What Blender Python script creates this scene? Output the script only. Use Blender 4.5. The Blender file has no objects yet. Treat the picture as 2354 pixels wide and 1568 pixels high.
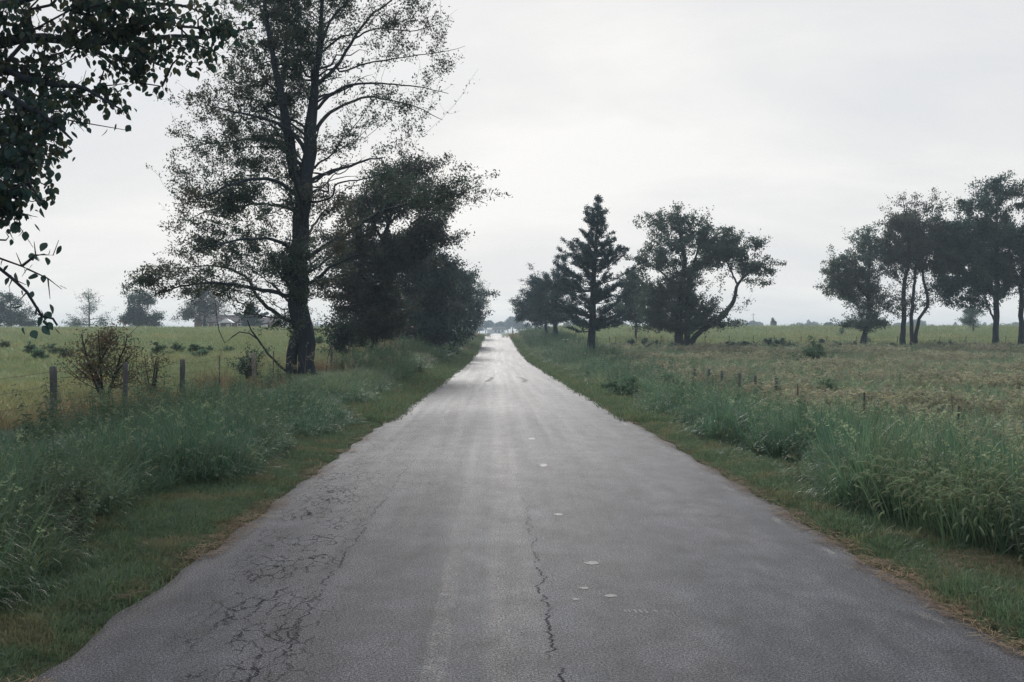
import bpy, bmesh, math, random
import numpy as np
from mathutils import Vector, Matrix

rng = np.random.default_rng(11)
random.seed(11)
S = bpy.context.scene
C = S.collection
R = math.radians

# ------------------------------------------------------------------ camera, sky, sun, exposure
FPX, CX, CY, CAMZ = 2288.0, 1176.5, 784.0, 1.8      # focal length and centre in a 2353 px wide frame
cam_d = bpy.data.cameras.new('camera')
cam = bpy.data.objects.new('camera', cam_d)
C.objects.link(cam)
cam.location = (0, 0, CAMZ)
cam.rotation_euler = (R(90), 0, 0)
cam_d.sensor_width = 36.0
cam_d.lens = 36.0 * FPX / 2353.0
cam_d.clip_start = 0.05
cam_d.clip_end = 6000
S.camera = cam

SUN_EL, SUN_AZ = R(25), R(-6)                       # azimuth from +Y towards +X
SUN_DIR = Vector((math.sin(SUN_AZ) * math.cos(SUN_EL), math.cos(SUN_AZ) * math.cos(SUN_EL), math.sin(SUN_EL)))

W = bpy.data.worlds.new('World')
S.world = W
W.use_nodes = True
nt = W.node_tree
for n in list(nt.nodes):
    nt.nodes.remove(n)


def nd(tree, typ, **kw):
    n = tree.nodes.new(typ)
    for k, v in kw.items():
        setattr(n, k, v)
    return n


def math_node(tree, op, a, b=None, c=None, clamp=False):
    n = tree.nodes.new('ShaderNodeMath')
    n.operation = op
    n.use_clamp = clamp
    for i, v in enumerate((a, b, c)):
        if v is None:
            continue
        if isinstance(v, (int, float)):
            n.inputs[i].default_value = v
        else:
            tree.links.new(v, n.inputs[i])
    return n.outputs[0]


def mix_col(tree, fac, a, b, blend='MIX'):
    n = tree.nodes.new('ShaderNodeMix')
    n.data_type = 'RGBA'
    n.blend_type = blend
    for sock, v in ((n.inputs[0], fac), (n.inputs[6], a), (n.inputs[7], b)):
        if isinstance(v, (int, float)):
            sock.default_value = v
        elif isinstance(v, (tuple, list)):
            sock.default_value = tuple(v) + (1,) if len(v) == 3 else v
        else:
            tree.links.new(v, sock)
    return n.outputs[2]


def ramp(tree, fac, stops, interp='LINEAR'):
    n = tree.nodes.new('ShaderNodeValToRGB')
    n.color_ramp.interpolation = interp
    e = n.color_ramp.elements
    while len(e) < len(stops):
        e.new(0.5)
    for el, (p, c) in zip(e, stops):
        el.position = p
        el.color = tuple(c) + (1,) if len(c) == 3 else c
    tree.links.new(fac, n.inputs[0])
    return n.outputs[0]


def map_range(tree, v, a, b, c, d, smooth=False):
    n = tree.nodes.new('ShaderNodeMapRange')
    n.interpolation_type = 'SMOOTHSTEP' if smooth else 'LINEAR'
    tree.links.new(v, n.inputs[0])
    for i, x in enumerate((a, b, c, d)):
        n.inputs[i + 1].default_value = x
    return n.outputs[0]


def noise(tree, vec, scale, detail=3, rough=0.55, dist=0.0):
    n = tree.nodes.new('ShaderNodeTexNoise')
    n.inputs['Scale'].default_value = scale
    n.inputs['Detail'].default_value = detail
    n.inputs['Roughness'].default_value = rough
    n.inputs['Distortion'].default_value = dist
    if vec is not None:
        tree.links.new(vec, n.inputs['Vector'])
    return n.outputs['Fac']


def mapping(tree, vec, scale=(1, 1, 1), loc=(0, 0, 0)):
    n = tree.nodes.new('ShaderNodeMapping')
    n.inputs['Scale'].default_value = scale
    n.inputs['Location'].default_value = loc
    tree.links.new(vec, n.inputs['Vector'])
    return n.outputs[0]


# sky: physical sky seen through a nearly closed sheet of thin bright cloud
sky = nd(nt, 'ShaderNodeTexSky', sky_type='NISHITA', sun_disc=False)
sky.sun_elevation = SUN_EL
sky.sun_rotation = SUN_AZ
tc = nd(nt, 'ShaderNodeTexCoord')
sep = nd(nt, 'ShaderNodeSeparateXYZ')
nt.links.new(tc.outputs['Generated'], sep.inputs[0])
zz = math_node(nt, 'ADD', math_node(nt, 'ABSOLUTE', sep.outputs[2]), 0.26)
com = nd(nt, 'ShaderNodeCombineXYZ')
nt.links.new(math_node(nt, 'DIVIDE', sep.outputs[0], zz), com.inputs[0])
nt.links.new(math_node(nt, 'DIVIDE', sep.outputs[1], zz), com.inputs[1])
n1 = noise(nt, mapping(nt, com.outputs[0], (0.8, 1.5, 1), (3.1, 0.4, 0)), 1.1, 7, 0.55, 0.35)
n2 = noise(nt, mapping(nt, com.outputs[0], (0.5, 1.0, 1), (8.0, 2.0, 3)), 0.55, 3, 0.5, 0.2)
cl = math_node(nt, 'ADD', math_node(nt, 'MULTIPLY', n1, 0.55), math_node(nt, 'MULTIPLY', n2, 0.45))
ccol = ramp(nt, cl, [(0.38, (0.585, 0.60, 0.628)), (0.47, (0.665, 0.663, 0.664)), (0.56, (0.752, 0.742, 0.727))])
dt = nd(nt, 'ShaderNodeVectorMath', operation='DOT_PRODUCT')
nt.links.new(tc.outputs['Generated'], dt.inputs[0])
dt.inputs[1].default_value = SUN_DIR
glow = math_node(nt, 'MULTIPLY', math_node(nt, 'POWER', math_node(nt, 'MAXIMUM', dt.outputs['Value'], 0.0), 5.0), 0.04)
ccol = mix_col(nt, 1.0, ccol, mix_col(nt, glow, (0, 0, 0), (1.0, 0.96, 0.91)), 'ADD')
bg_cloud = nd(nt, 'ShaderNodeBackground')
nt.links.new(ccol, bg_cloud.inputs[0])
bg_cloud.inputs[1].default_value = 1.0
bg_sky = nd(nt, 'ShaderNodeBackground')
nt.links.new(sky.outputs[0], bg_sky.inputs[0])
bg_sky.inputs[1].default_value = 0.10
mx = nd(nt, 'ShaderNodeMixShader')
thin = map_range(nt, dt.outputs['Value'], -0.6, 0.85, 0.34, 0.0, True)
nt.links.new(math_node(nt, 'SUBTRACT', map_range(nt, cl, 0.30, 0.46, 0.90, 0.975, True), thin), mx.inputs[0])
nt.links.new(bg_sky.outputs[0], mx.inputs[1])
nt.links.new(bg_cloud.outputs[0], mx.inputs[2])
wout = nd(nt, 'ShaderNodeOutputWorld')
nt.links.new(mx.outputs[0], wout.inputs[0])

sun_d = bpy.data.lights.new('sun', 'SUN')
sun_d.energy = 2.0
sun_d.angle = R(11)
sun_d.color = (1.0, 0.965, 0.92)
sun = bpy.data.objects.new('sun', sun_d)
C.objects.link(sun)
sun.rotation_euler = SUN_DIR.to_track_quat('Z', 'Y').to_euler()

S.view_settings.view_transform = 'Standard'
S.view_settings.look = 'None'
S.view_settings.exposure = 0.30
S.view_settings.gamma = 1.0
S.view_settings.use_curve_mapping = False
S.render.engine = 'CYCLES'
cy = S.cycles
cy.max_bounces = 6
cy.diffuse_bounces = 3
cy.glossy_bounces = 2
cy.transmission_bounces = 3
cy.transparent_max_bounces = 6
cy.volume_bounces = 0
cy.use_denoising = True
cy.denoising_prefilter = 'NONE'
cy.caustics_reflective = False
cy.caustics_refractive = False


# ------------------------------------------------------------------ helpers
def sm(t):
    t = np.clip(t, 0, 1)
    return t * t * (3 - 2 * t)


TY = dict(
    road=([-60, 60, 85, 111, 140, 172, 186, 205, 230, 300, 400, 490, 540, 620, 800, 1600],
          [0, 0, .06, .49, 1.48, 2.57, 2.72, 2.35, 1.6, 2.0, 3.7, 5.15, 5.9, 6.7, 8.2, 11]),
    left=([-60, 0, 20, 38, 60, 80, 110, 140, 170, 200, 230, 300, 500, 800, 1600],
          [.3, .3, .35, .45, .95, 1.55, 2.4, 3.1, 3.6, 3.85, 3.8, 3.8, 4.2, 8, 11]),
    right=([-60, 0, 18, 40, 60, 80, 100, 130, 160, 200, 230, 260, 300, 500, 800, 1600],
           [-.2, -.3, -.35, -.3, -.08, .32, .9, 1.75, 2.75, 4.0, 4.55, 4.8, 4.9, 5.0, 8, 11]))


def smooth_interp(Y, key):
    xs, zs = TY[key]
    a = 0
    for d, w in ((-6, .25), (0, .5), (6, .25)):
        a = a + w * np.interp(Y + d * np.clip(np.asarray(Y) / 80, 0.05, 1.0), xs, zs)
    return a


def xc(Y):
    return 0.30 - 0.0164 * np.asarray(Y, float)


def lown(X, Y, s=1.0, o=0.0):
    X = np.asarray(X, float) * s + o
    Y = np.asarray(Y, float) * s - o
    return (np.sin(X * 1.3 + 0.7 * np.sin(Y * 0.9)) + np.sin(Y * 1.1 + 1.3 * np.sin(X * 0.6 + 2)) + np.sin((X + Y) * 0.71 + 1.1)
            + np.sin((X * 0.9 - Y * 1.3) * 1.7 + 4)) / 4


def H(X, Y):
    """Height of the ground."""
    X = np.asarray(X, float)
    Y = np.asarray(Y, float)
    u = X - xc(Y)
    zr, zl, zt = smooth_interp(Y, 'road'), smooth_interp(Y, 'left'), smooth_interp(Y, 'right')
    wl = 4.2 + 0.045 * np.clip(Y - 60, 0, 200)
    tl = sm((-u - 2.9) / wl)
    tr = sm((u - 2.9) / wl)
    z = zr + (zl - zr) * tl + (zt - zr) * tr
    au = np.abs(u)
    amp = np.clip((au - 3) / 8, 0, 1)
    z = z + amp * (0.06 * lown(X, Y, 0.35) + 0.025 * lown(X, Y, 1.3, 3))
    z = z - 0.05 * sm((3.05 - au) / 0.25)
    return z


def road_z(u, Y):
    return smooth_interp(Y, 'road') + 0.03 * (1 - (np.asarray(u) / 2.75) ** 2)


def P(x, row, Y):
    return np.array([(x - CX) / FPX * Y, Y, CAMZ + (CY - row) / FPX * Y])


def on_road(x, row):
    """Point of the flat near road seen at a pixel of the photograph."""
    Y = (CAMZ - 0.02) * FPX / (row - CY)
    return (x - CX) / FPX * Y, Y


def tag(o, label=None, cat=None, group=None, kind=None):
    for k, v in (('label', label), ('category', cat), ('group', group), ('kind', kind)):
        if v:
            o[k] = v
    return o


def link(name, mesh, parent=None, mats=None):
    o = bpy.data.objects.new(name, mesh)
    C.objects.link(o)
    if mats is not None:
        for m in (mats if isinstance(mats, (list, tuple)) else [mats]):
            if mesh.name and m.name not in [x.name for x in mesh.materials]:
                mesh.materials.append(m)
    if parent is not None:
        o.parent = parent
    return o


def empty(name, loc, rz=0.0):
    o = bpy.data.objects.new(name, None)
    C.objects.link(o)
    o.location = loc
    o.rotation_euler = (0, 0, rz)
    o.empty_display_size = 0.3
    return o


def mesh_np(name, verts, faces, smooth=False, tris=None):
    """faces: (n,4) quads; tris: (m,3)."""
    me = bpy.data.meshes.new(name)
    verts = np.asarray(verts, np.float32)
    parts, starts, totals = [], [], []
    s = 0
    for f in (faces, tris):
        if f is None or len(f) == 0:
            continue
        f = np.asarray(f, np.int32)
        k = f.shape[1]
        parts.append(f.ravel())
        starts.append(s + np.arange(len(f)) * k)
        totals.append(np.full(len(f), k))
        s += f.size
    li = np.concatenate(parts)
    st = np.concatenate(starts)
    me.vertices.add(len(verts))
    me.vertices.foreach_set('co', verts.ravel())
    me.loops.add(len(li))
    me.loops.foreach_set('vertex_index', li.astype(np.int32))
    me.polygons.add(len(st))
    me.polygons.foreach_set('loop_start', st.astype(np.int32))
    if smooth:
        me.polygons.foreach_set('use_smooth', np.ones(len(st), bool))
    me.update(calc_edges=True)
    return me


def boxes(bm, *specs):
    """Boxes given as (x0,x1,y0,y1,z0,z1)."""
    for (x0, x1, y0, y1, z0, z1) in specs:
        vs = [bm.verts.new(c) for c in ((x0, y0, z0), (x1, y0, z0), (x1, y1, z0), (x0, y1, z0), (x0, y0, z1), (x1, y0, z1), (x1, y1, z1), (x0, y1, z1))]
        for f in ((3, 2, 1, 0), (4, 5, 6, 7), (0, 1, 5, 4), (1, 2, 6, 5), (2, 3, 7, 6), (3, 0, 4, 7)):
            bm.faces.new([vs[i] for i in f])


def bm_obj(name, bm, mat, parent=None):
    me = bpy.data.meshes.new(name)
    bm.normal_update()
    bm.to_mesh(me)
    bm.free()
    return link(name, me, parent, mat)


# ------------------------------------------------------------------ materials
def new_mat(name):
    m = bpy.data.materials.new(name)
    m.use_nodes = True
    t = m.node_tree
    for n in list(t.nodes):
        t.nodes.remove(n)
    out = nd(t, 'ShaderNodeOutputMaterial')
    return m, t, out


def foliage(name, cols, transl=0.35, alt=None, alt_scale=0.3, alt_amt=0.6, rough=0.5, spec=0.3, per_object=0.25, tr_gain=1.5):
    """Leaf or blade material: each leaf its own tone, patches of another tone through the plant."""
    m, t, out = new_mat(name)
    geo = nd(t, 'ShaderNodeNewGeometry')
    oi = nd(t, 'ShaderNodeObjectInfo')
    k = len(cols)
    col = ramp(t, geo.outputs['Random Per Island'], [(i / max(1, k - 1), c) for i, c in enumerate(cols)])
    if alt is not None:
        f = noise(t, geo.outputs['Position'], alt_scale, 3, 0.6)
        f = map_range(t, f, 0.47, 0.64, 0.0, alt_amt, True)
        f = math_node(t, 'MULTIPLY', f, map_range(t, geo.outputs['Random Per Island'], 0.0, 1.0, 0.5, 1.2), clamp=True)
        col = mix_col(t, f, col, alt)
    hsv = nd(t, 'ShaderNodeHueSaturation')
    t.links.new(col, hsv.inputs['Color'])
    t.links.new(map_range(t, oi.outputs['Random'], 0, 1, 1 - per_object, 1 + per_object), hsv.inputs['Value'])
    t.links.new(map_range(t, oi.outputs['Random'], 0, 1, 0.485, 0.515), hsv.inputs['Hue'])
    col = hsv.outputs[0]
    p = nd(t, 'ShaderNodeBsdfPrincipled')
    t.links.new(col, p.inputs['Base Color'])
    p.inputs['Roughness'].default_value = rough
    p.inputs['Specular IOR Level'].default_value = spec
    tr = nd(t, 'ShaderNodeBsdfTranslucent')
    trc = mix_col(t, 1.0, col, (tr_gain, tr_gain * 1.02, tr_gain * 0.82), 'MULTIPLY')
    t.links.new(trc, tr.inputs[0])
    ms = nd(t, 'ShaderNodeMixShader')
    ms.inputs[0].default_value = transl
    t.links.new(p.outputs[0], ms.inputs[1])
    t.links.new(tr.outputs[0], ms.inputs[2])
    t.links.new(ms.outputs[0], out.inputs[0])
    return m


def solid(name, col, col2=None, scale=8.0, rough=0.8, bump=0.0, stretch=(1, 1, 1), metal=0.0, spec=0.3):
    m, t, out = new_mat(name)
    p = nd(t, 'ShaderNodeBsdfPrincipled')
    tcn = nd(t, 'ShaderNodeTexCoord')
    v = mapping(t, tcn.outputs['Object'], stretch)
    f = noise(t, v, scale, 5, 0.65)
    c = mix_col(t, map_range(t, f, 0.35, 0.68, 0, 1), col, col2 or tuple(x * 0.6 for x in col))
    t.links.new(c, p.inputs['Base Color'])
    p.inputs['Roughness'].default_value = rough
    p.inputs['Metallic'].default_value = metal
    p.inputs['Specular IOR Level'].default_value = spec
    if bump:
        b = nd(t, 'ShaderNodeBump')
        b.inputs['Strength'].default_value = 0.8
        b.inputs['Distance'].default_value = bump
        t.links.new(f, b.inputs['Height'])
        t.links.new(b.outputs[0], p.inputs['Normal'])
    t.links.new(p.outputs[0], out.inputs[0])
    return m


M = {}
M['bark'] = solid('bark', (0.024, 0.034, 0.048), (0.012, 0.019, 0.029), 5, 0.9, 0.03, (3, 3, 0.5))
M['twig'] = solid('twig', (0.036, 0.038, 0.045), (0.024, 0.027, 0.033), 9, 0.9)
M['wood'] = solid('weathered_wood', (0.105, 0.105, 0.11), (0.05, 0.052, 0.06), 9, 0.9, 0.008, (6, 6, 0.5))
M['wood_pale'] = solid('pale_weathered_wood', (0.22, 0.20, 0.18), (0.11, 0.10, 0.10), 9, 0.9, 0.008, (6, 6, 0.5))
M['steel'] = solid('painted_steel_post', (0.045, 0.06, 0.06), (0.08, 0.055, 0.045), 12, 0.6, 0, (1, 1, 1), 0.0)
M['wire'] = solid('rusted_wire', (0.060, 0.058, 0.060), (0.040, 0.034, 0.034), 20, 0.7, 0, (1, 1, 1), 0.2)
M['leaf_hero'] = foliage('leaf_hero', [(0.030, 0.058, 0.058), (0.040, 0.070, 0.062), (0.066, 0.072, 0.054), (0.036, 0.064, 0.068)], 0.40, (0.095, 0.064, 0.052), 0.28, 0.5, spec=.15)
M['leaf_rusty'] = foliage('leaf_rusty', [(0.039, 0.068, 0.073), (0.060, 0.073, 0.068), (0.088, 0.075, 0.068)], 0.35, (0.078, 0.060, 0.056), 0.25, 0.55, spec=.15)
M['leaf_dark'] = foliage('leaf_dark', [(0.022, 0.050, 0.056), (0.030, 0.060, 0.062), (0.046, 0.072, 0.060)], 0.34, (0.078, 0.088, 0.056), 0.25, 0.5, spec=.15)
M['leaf_dense'] = foliage('leaf_dense', [(0.017, 0.040, 0.050), (0.024, 0.050, 0.056), (0.036, 0.058, 0.050)], 0.3, (0.060, 0.058, 0.042), 0.25, 0.45, spec=.12)
M['leaf_soft'] = foliage('leaf_soft', [(0.059, 0.103, 0.108), (0.078, 0.119, 0.113), (0.095, 0.116, 0.100)], 0.42, (0.085, 0.082, 0.064), 0.2, 0.5, spec=.15)
M['leaf_cedar'] = foliage('leaf_cedar', [(0.023, 0.053, 0.069), (0.032, 0.062, 0.076), (0.041, 0.064, 0.069)], 0.25, rough=0.7, spec=.12)
M['leaf_near'] = foliage('leaf_near', [(0.018, 0.046, 0.050), (0.026, 0.056, 0.054), (0.042, 0.066, 0.050), (0.066, 0.074, 0.046)], 0.42, (0.070, 0.062, 0.042), 0.6, 0.5, 0.45, 0.25)
M['leaf_far'] = foliage('leaf_far', [(0.030, 0.055, 0.060), (0.040, 0.062, 0.062)], 0.3, spec=.1)
M['leaf_bush'] = foliage('leaf_bush', [(0.06, 0.10, 0.075), (0.085, 0.115, 0.075), (0.15, 0.11, 0.07), (0.17, 0.125, 0.07)], 0.35, (0.13, 0.075, 0.06), 0.9, 0.6)
M['blade'] = foliage('grass_blade', [(0.048, 0.112, 0.084), (0.064, 0.136, 0.096), (0.092, 0.154, 0.096), (0.070, 0.140, 0.114)], 0.40, (0.115, 0.155, 0.088), 0.35, 0.55, 0.44, 0.36, 0.4)
M['blade_yellow'] = foliage('grass_blade_yellowing', [(0.08, 0.135, 0.085), (0.105, 0.155, 0.095), (0.14, 0.155, 0.095), (0.075, 0.13, 0.09)], 0.4, (0.19, 0.165, 0.095), 0.5, 0.6, 0.45, 0.4, 0.35)
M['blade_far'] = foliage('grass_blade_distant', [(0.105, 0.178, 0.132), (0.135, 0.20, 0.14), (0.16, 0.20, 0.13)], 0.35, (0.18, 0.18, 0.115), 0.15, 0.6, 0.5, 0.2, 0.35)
M['turf'] = foliage('turf_blade', [(0.066, 0.124, 0.084), (0.095, 0.150, 0.090), (0.145, 0.166, 0.090), (0.076, 0.134, 0.098)], 0.38, (0.20, 0.165, 0.10), 1.4, 0.62, 0.5, 0.2, 0.3)
M['pasture'] = foliage('pasture_blade', [(0.165, 0.225, 0.125), (0.205, 0.255, 0.138), (0.25, 0.262, 0.14)], 0.25, (0.31, 0.28, 0.15), 0.12, 0.7, 0.6, 0.2, 0.25)
M['tan'] = foliage('tan_seed_grass', [(0.24, 0.22, 0.17), (0.315, 0.285, 0.225), (0.20, 0.215, 0.16)], 0.3, (0.20, 0.225, 0.155), 0.2, 0.6, 0.7, 0.1, 0.35)
M['straw'] = foliage('dead_straw', [(0.23, 0.165, 0.11), (0.29, 0.22, 0.155), (0.18, 0.115, 0.08)], 0.25, None, rough=0.8, spec=0.1, per_object=0.3)
M['seed'] = foliage('seed_head', [(0.18, 0.24, 0.17), (0.23, 0.28, 0.20), (0.24, 0.24, 0.17)], 0.5, None, rough=0.8, spec=0.1)
M['weed'] = foliage('weed_leaf', [(0.054, 0.116, 0.086), (0.082, 0.142, 0.096), (0.110, 0.156, 0.102)], 0.36, (0.13, 0.12, 0.085), 0.4, 0.4, 0.6, 0.15, 0.3)


def ground_mat():
    m, t, out = new_mat('ground_soil_and_grass')
    geo = nd(t, 'ShaderNodeNewGeometry')
    pos = geo.outputs['Position']
    va = nd(t, 'ShaderNodeVertexColor', layer_name='zone')
    sepc = nd(t, 'ShaderNodeSeparateColor')
    t.links.new(va.outputs[0], sepc.inputs[0])
    nA = noise(t, pos, 0.12, 5, 0.6)
    nB = noise(t, pos, 1.3, 5, 0.65)
    nC = noise(t, mapping(t, pos, (0.25, 1.3, 1)), 0.35, 4, 0.6)
    mixn = math_node(t, 'ADD', math_node(t, 'MULTIPLY', nA, 0.5), math_node(t, 'MULTIPLY', nB, 0.5))
    past = ramp(t, mixn, [(0.36, (0.105, 0.15, 0.10)), (0.5, (0.18, 0.225, 0.135)), (0.66, (0.265, 0.255, 0.15))])
    pastr = ramp(t, math_node(t, 'ADD', math_node(t, 'MULTIPLY', nC, 0.6), math_node(t, 'MULTIPLY', nB, 0.4)),
                 [(0.38, (0.11, 0.145, 0.112)), (0.5, (0.18, 0.215, 0.16)), (0.64, (0.24, 0.26, 0.19))])
    tan = ramp(t, mixn, [(0.36, (0.07, 0.095, 0.08)), (0.5, (0.15, 0.155, 0.125)), (0.66, (0.25, 0.22, 0.18))])
    soil = ramp(t, nB, [(0.35, (0.030, 0.035, 0.022)), (0.65, (0.075, 0.06, 0.04))])
    col = mix_col(t, sepc.outputs[0], soil, past)
    col = mix_col(t, sepc.outputs[1], col, pastr)
    col = mix_col(t, sepc.outputs[2], col, tan)
    p = nd(t, 'ShaderNodeBsdfPrincipled')
    t.links.new(col, p.inputs['Base Color'])
    p.inputs['Roughness'].default_value = 0.95
    p.inputs['Specular IOR Level'].default_value = 0.05
    b = nd(t, 'ShaderNodeBump')
    b.inputs['Strength'].default_value = 1.0
    b.inputs['Distance'].default_value = 0.12
    t.links.new(nB, b.inputs['Height'])
    t.links.new(b.outputs[0], p.inputs['Normal'])
    t.links.new(p.outputs[0], out.inputs[0])
    return m


def road_mat():
    m, t, out = new_mat('worn_asphalt')
    uv = nd(t, 'ShaderNodeUVMap', uv_map='UVMap')
    s = nd(t, 'ShaderNodeSeparateXYZ')
    t.links.new(uv.outputs[0], s.inputs[0])
    u, v = s.outputs[0], s.outputs[1]
    vec = uv.outputs[0]
    agg = noise(t, vec, 66, 4, 0.85)
    agg2 = noise(t, vec, 130, 2, 0.6)
    mott = noise(t, mapping(t, vec, (1.3, 0.16, 1)), 0.9, 6, 0.62)
    strk = noise(t, mapping(t, vec, (3.2, 0.06, 1)), 1.2, 4, 0.6)
    vlong = noise(t, mapping(t, vec, (0.6, 0.08, 1), (5, 3, 0)), 1.0, 4, 0.6)
    wob = noise(t, mapping(t, vec, (0.001, 1.0, 1)), 0.5, 4, 0.6)
    uw = math_node(t, 'ADD', u, math_node(t, 'MULTIPLY', math_node(t, 'SUBTRACT', wob, 0.5), 0.10))

    def band(centre, half, soft):
        d = math_node(t, 'ABSOLUTE', math_node(t, 'SUBTRACT', uw, centre))
        return map_range(t, d, half, half + soft, 1.0, 0.0, True)

    base = ramp(t, math_node(t, 'ADD', math_node(t, 'MULTIPLY', mott, 0.55), math_node(t, 'MULTIPLY', strk, 0.45)),
                [(0.36, (0.024, 0.029, 0.042)), (0.5, (0.042, 0.047, 0.062)), (0.66, (0.072, 0.075, 0.088))])
    # worn pale aggregate down the middle, darker lane on the left, an oil-dark band in the right lane
    col = mix_col(t, math_node(t, 'MULTIPLY', band(-0.17, 0.10, 0.14), map_range(t, vlong, 0.35, 0.62, 0.1, 0.6)), base, (0.135, 0.13, 0.132))
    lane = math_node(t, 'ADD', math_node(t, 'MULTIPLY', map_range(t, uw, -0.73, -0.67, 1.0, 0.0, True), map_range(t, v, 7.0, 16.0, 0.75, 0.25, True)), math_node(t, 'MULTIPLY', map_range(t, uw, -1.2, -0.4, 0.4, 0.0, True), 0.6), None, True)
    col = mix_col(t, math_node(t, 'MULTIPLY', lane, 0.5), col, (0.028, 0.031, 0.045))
    dark = math_node(t, 'MULTIPLY', math_node(t, 'ADD', band(0.62, 0.22, 0.22), math_node(t, 'MULTIPLY', band(-1.35, 0.25, 0.25), 0.6), None, True), map_range(t, strk, 0.35, 0.65, 0.1, 0.45))
    col = mix_col(t, dark, col, (0.036, 0.035, 0.041))
    # remains of old white lines: beside the lane seam, and along the right edge
    near = map_range(t, v, 6.5, 9.0, 1.0, 0.0, True)
    grit = map_range(t, noise(t, vec, 16, 4, 0.75), 0.42, 0.62, 0.0, 1.0, True)
    old = math_node(t, 'MULTIPLY', math_node(t, 'MULTIPLY', band(-0.635, 0.045, 0.03), grit), math_node(t, 'MULTIPLY', near, 0.35))
    col = mix_col(t, old, col, (0.20, 0.19, 0.185))
    edge = math_node(t, 'MULTIPLY', band(2.52, 0.03, 0.03), map_range(t, noise(t, mapping(t, vec, (2, 0.8, 1)), 1.6, 5, 0.7), 0.50, 0.64, 0.0, 0.35, True))
    col = mix_col(t, edge, col, (0.26, 0.245, 0.23))
    # patchy wear: scuffs across the lane, oily spots, smoother and coarser areas
    mid = noise(t, mapping(t, vec, (1.0, 0.55, 1), (7, 1, 0)), 2.6, 6, 0.68)
    col = mix_col(t, 1.0, col, ramp(t, mid, [(0.34, (0.48, 0.49, 0.53)), (0.5, (1.0, 1.0, 1.0)), (0.66, (1.6, 1.57, 1.54))]), 'MULTIPLY')
    spot = map_range(t, noise(t, vec, 1.15, 5, 0.6), 0.63, 0.70, 0.0, 0.6, True)
    col = mix_col(t, spot, col, (0.030, 0.030, 0.036))
    # sandy dust towards both edges
    au = math_node(t, 'ABSOLUTE', u)
    dust = math_node(t, 'MULTIPLY', map_range(t, au, 2.45, 2.75, 0.0, 0.45, True), map_range(t, mott, 0.38, 0.6, 0.1, 1.0))
    col = mix_col(t, dust, col, (0.085, 0.074, 0.072))
    # alligator cracks in the left wheel path
    dv = nd(t, 'ShaderNodeTexNoise')
    dv.inputs['Scale'].default_value = 5.0
    dv.inputs['Detail'].default_value = 5
    dv.inputs['Roughness'].default_value = 0.7
    t.links.new(vec, dv.inputs['Vector'])
    off = nd(t, 'ShaderNodeVectorMath', operation='MULTIPLY_ADD')
    t.links.new(dv.outputs['Color'], off.inputs[0])
    off.inputs[1].default_value = (0.20, 0.30, 0)
    t.links.new(vec, off.inputs[2])
    vor = nd(t, 'ShaderNodeTexVoronoi', feature='DISTANCE_TO_EDGE')
    vor.inputs['Scale'].default_value = 6.6
    vor.inputs['Randomness'].default_value = 1.0
    t.links.new(mapping(t, off.outputs[0], (1.45, 0.62, 1)), vor.inputs['Vector'])
    cline = map_range(t, vor.outputs['Distance'], 0.010, 0.036, 1.0, 0.0, True)
    ucen = map_range(t, v, 4.0, 12.0, -1.62, -2.25)
    zd = math_node(t, 'ABSOLUTE', math_node(t, 'SUBTRACT', u, ucen))
    zone = math_node(t, 'MULTIPLY', map_range(t, zd, 0.12, 0.62, 1.0, 0.0, True), map_range(t, v, 11.0, 20.0, 1.0, 0.0, True))
    zone = math_node(t, 'ADD', zone, map_range(t, noise(t, vec, 0.55, 4, 0.6), 0.60, 0.72, 0.0, 0.45, True))
    brk = map_range(t, noise(t, vec, 1.7, 3, 0.6), 0.42, 0.52, 0.0, 1.0, True)
    crack = math_node(t, 'MULTIPLY', math_node(t, 'MULTIPLY', cline, brk), zone, clamp=True)
    # single long cracks
    w1 = noise(t, mapping(t, vec, (0.001, 1, 1)), 2.2, 6, 0.72)
    w1b = noise(t, mapping(t, vec, (0.001, 1, 1), (0, 40, 0)), 1.1, 6, 0.75)

    def longcrack(u0, wander, amp, width, v0, v1):
        d = math_node(t, 'ABSOLUTE', math_node(t, 'SUBTRACT', math_node(t, 'ADD', u, math_node(t, 'MULTIPLY', math_node(t, 'SUBTRACT', wander, 0.5), amp)), u0))
        wv = map_range(t, v, v0, v1, width, width * 0.3)
        g = math_node(t, 'LESS_THAN', d, wv)
        g = math_node(t, 'MULTIPLY', g, map_range(t, v, v1, v1 + 1.5, 1.0, 0.0))
        return math_node(t, 'MULTIPLY', g, map_range(t, noise(t, vec, 3.0, 2, 0.5), 0.38, 0.48, 0.0, 1.0))

    crack = math_node(t, 'MAXIMUM', crack, longcrack(0.03, w1, 0.42, 0.009, 5.5, 10.5))
    crack = math_node(t, 'MAXIMUM', crack, longcrack(-1.55, w1b, 0.5, 0.007, 6.0, 14.0))
    # aggregate
    ag = math_node(t, 'ADD', math_node(t, 'MULTIPLY', agg, 0.6), math_node(t, 'MULTIPLY', agg2, 0.4))
    col = mix_col(t, 1.0, col, ramp(t, ag, [(0.40, (0.08, 0.09, 0.12)), (0.5, (0.88, 0.88, 0.9)), (0.60, (2.8, 2.72, 2.6))]), 'MULTIPLY')
    col = mix_col(t, math_node(t, 'MULTIPLY', crack, 0.66), col, (0.016, 0.018, 0.022))
    p = nd(t, 'ShaderNodeBsdfPrincipled')
    t.links.new(col, p.inputs['Base Color'])
    rgh = math_node(t, 'ADD', map_range(t, strk, 0.3, 0.7, 0.60, 0.67), math_node(t, 'MULTIPLY', lane, 0.05))
    t.links.new(rgh, p.inputs['Roughness'])
    t.links.new(math_node(t, 'MULTIPLY', map_range(t, ag, 0.42, 0.56, 0.04, 0.42), map_range(t, crack, 0, 1, 1, 0.05)), p.inputs['Specular IOR Level'])
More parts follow.
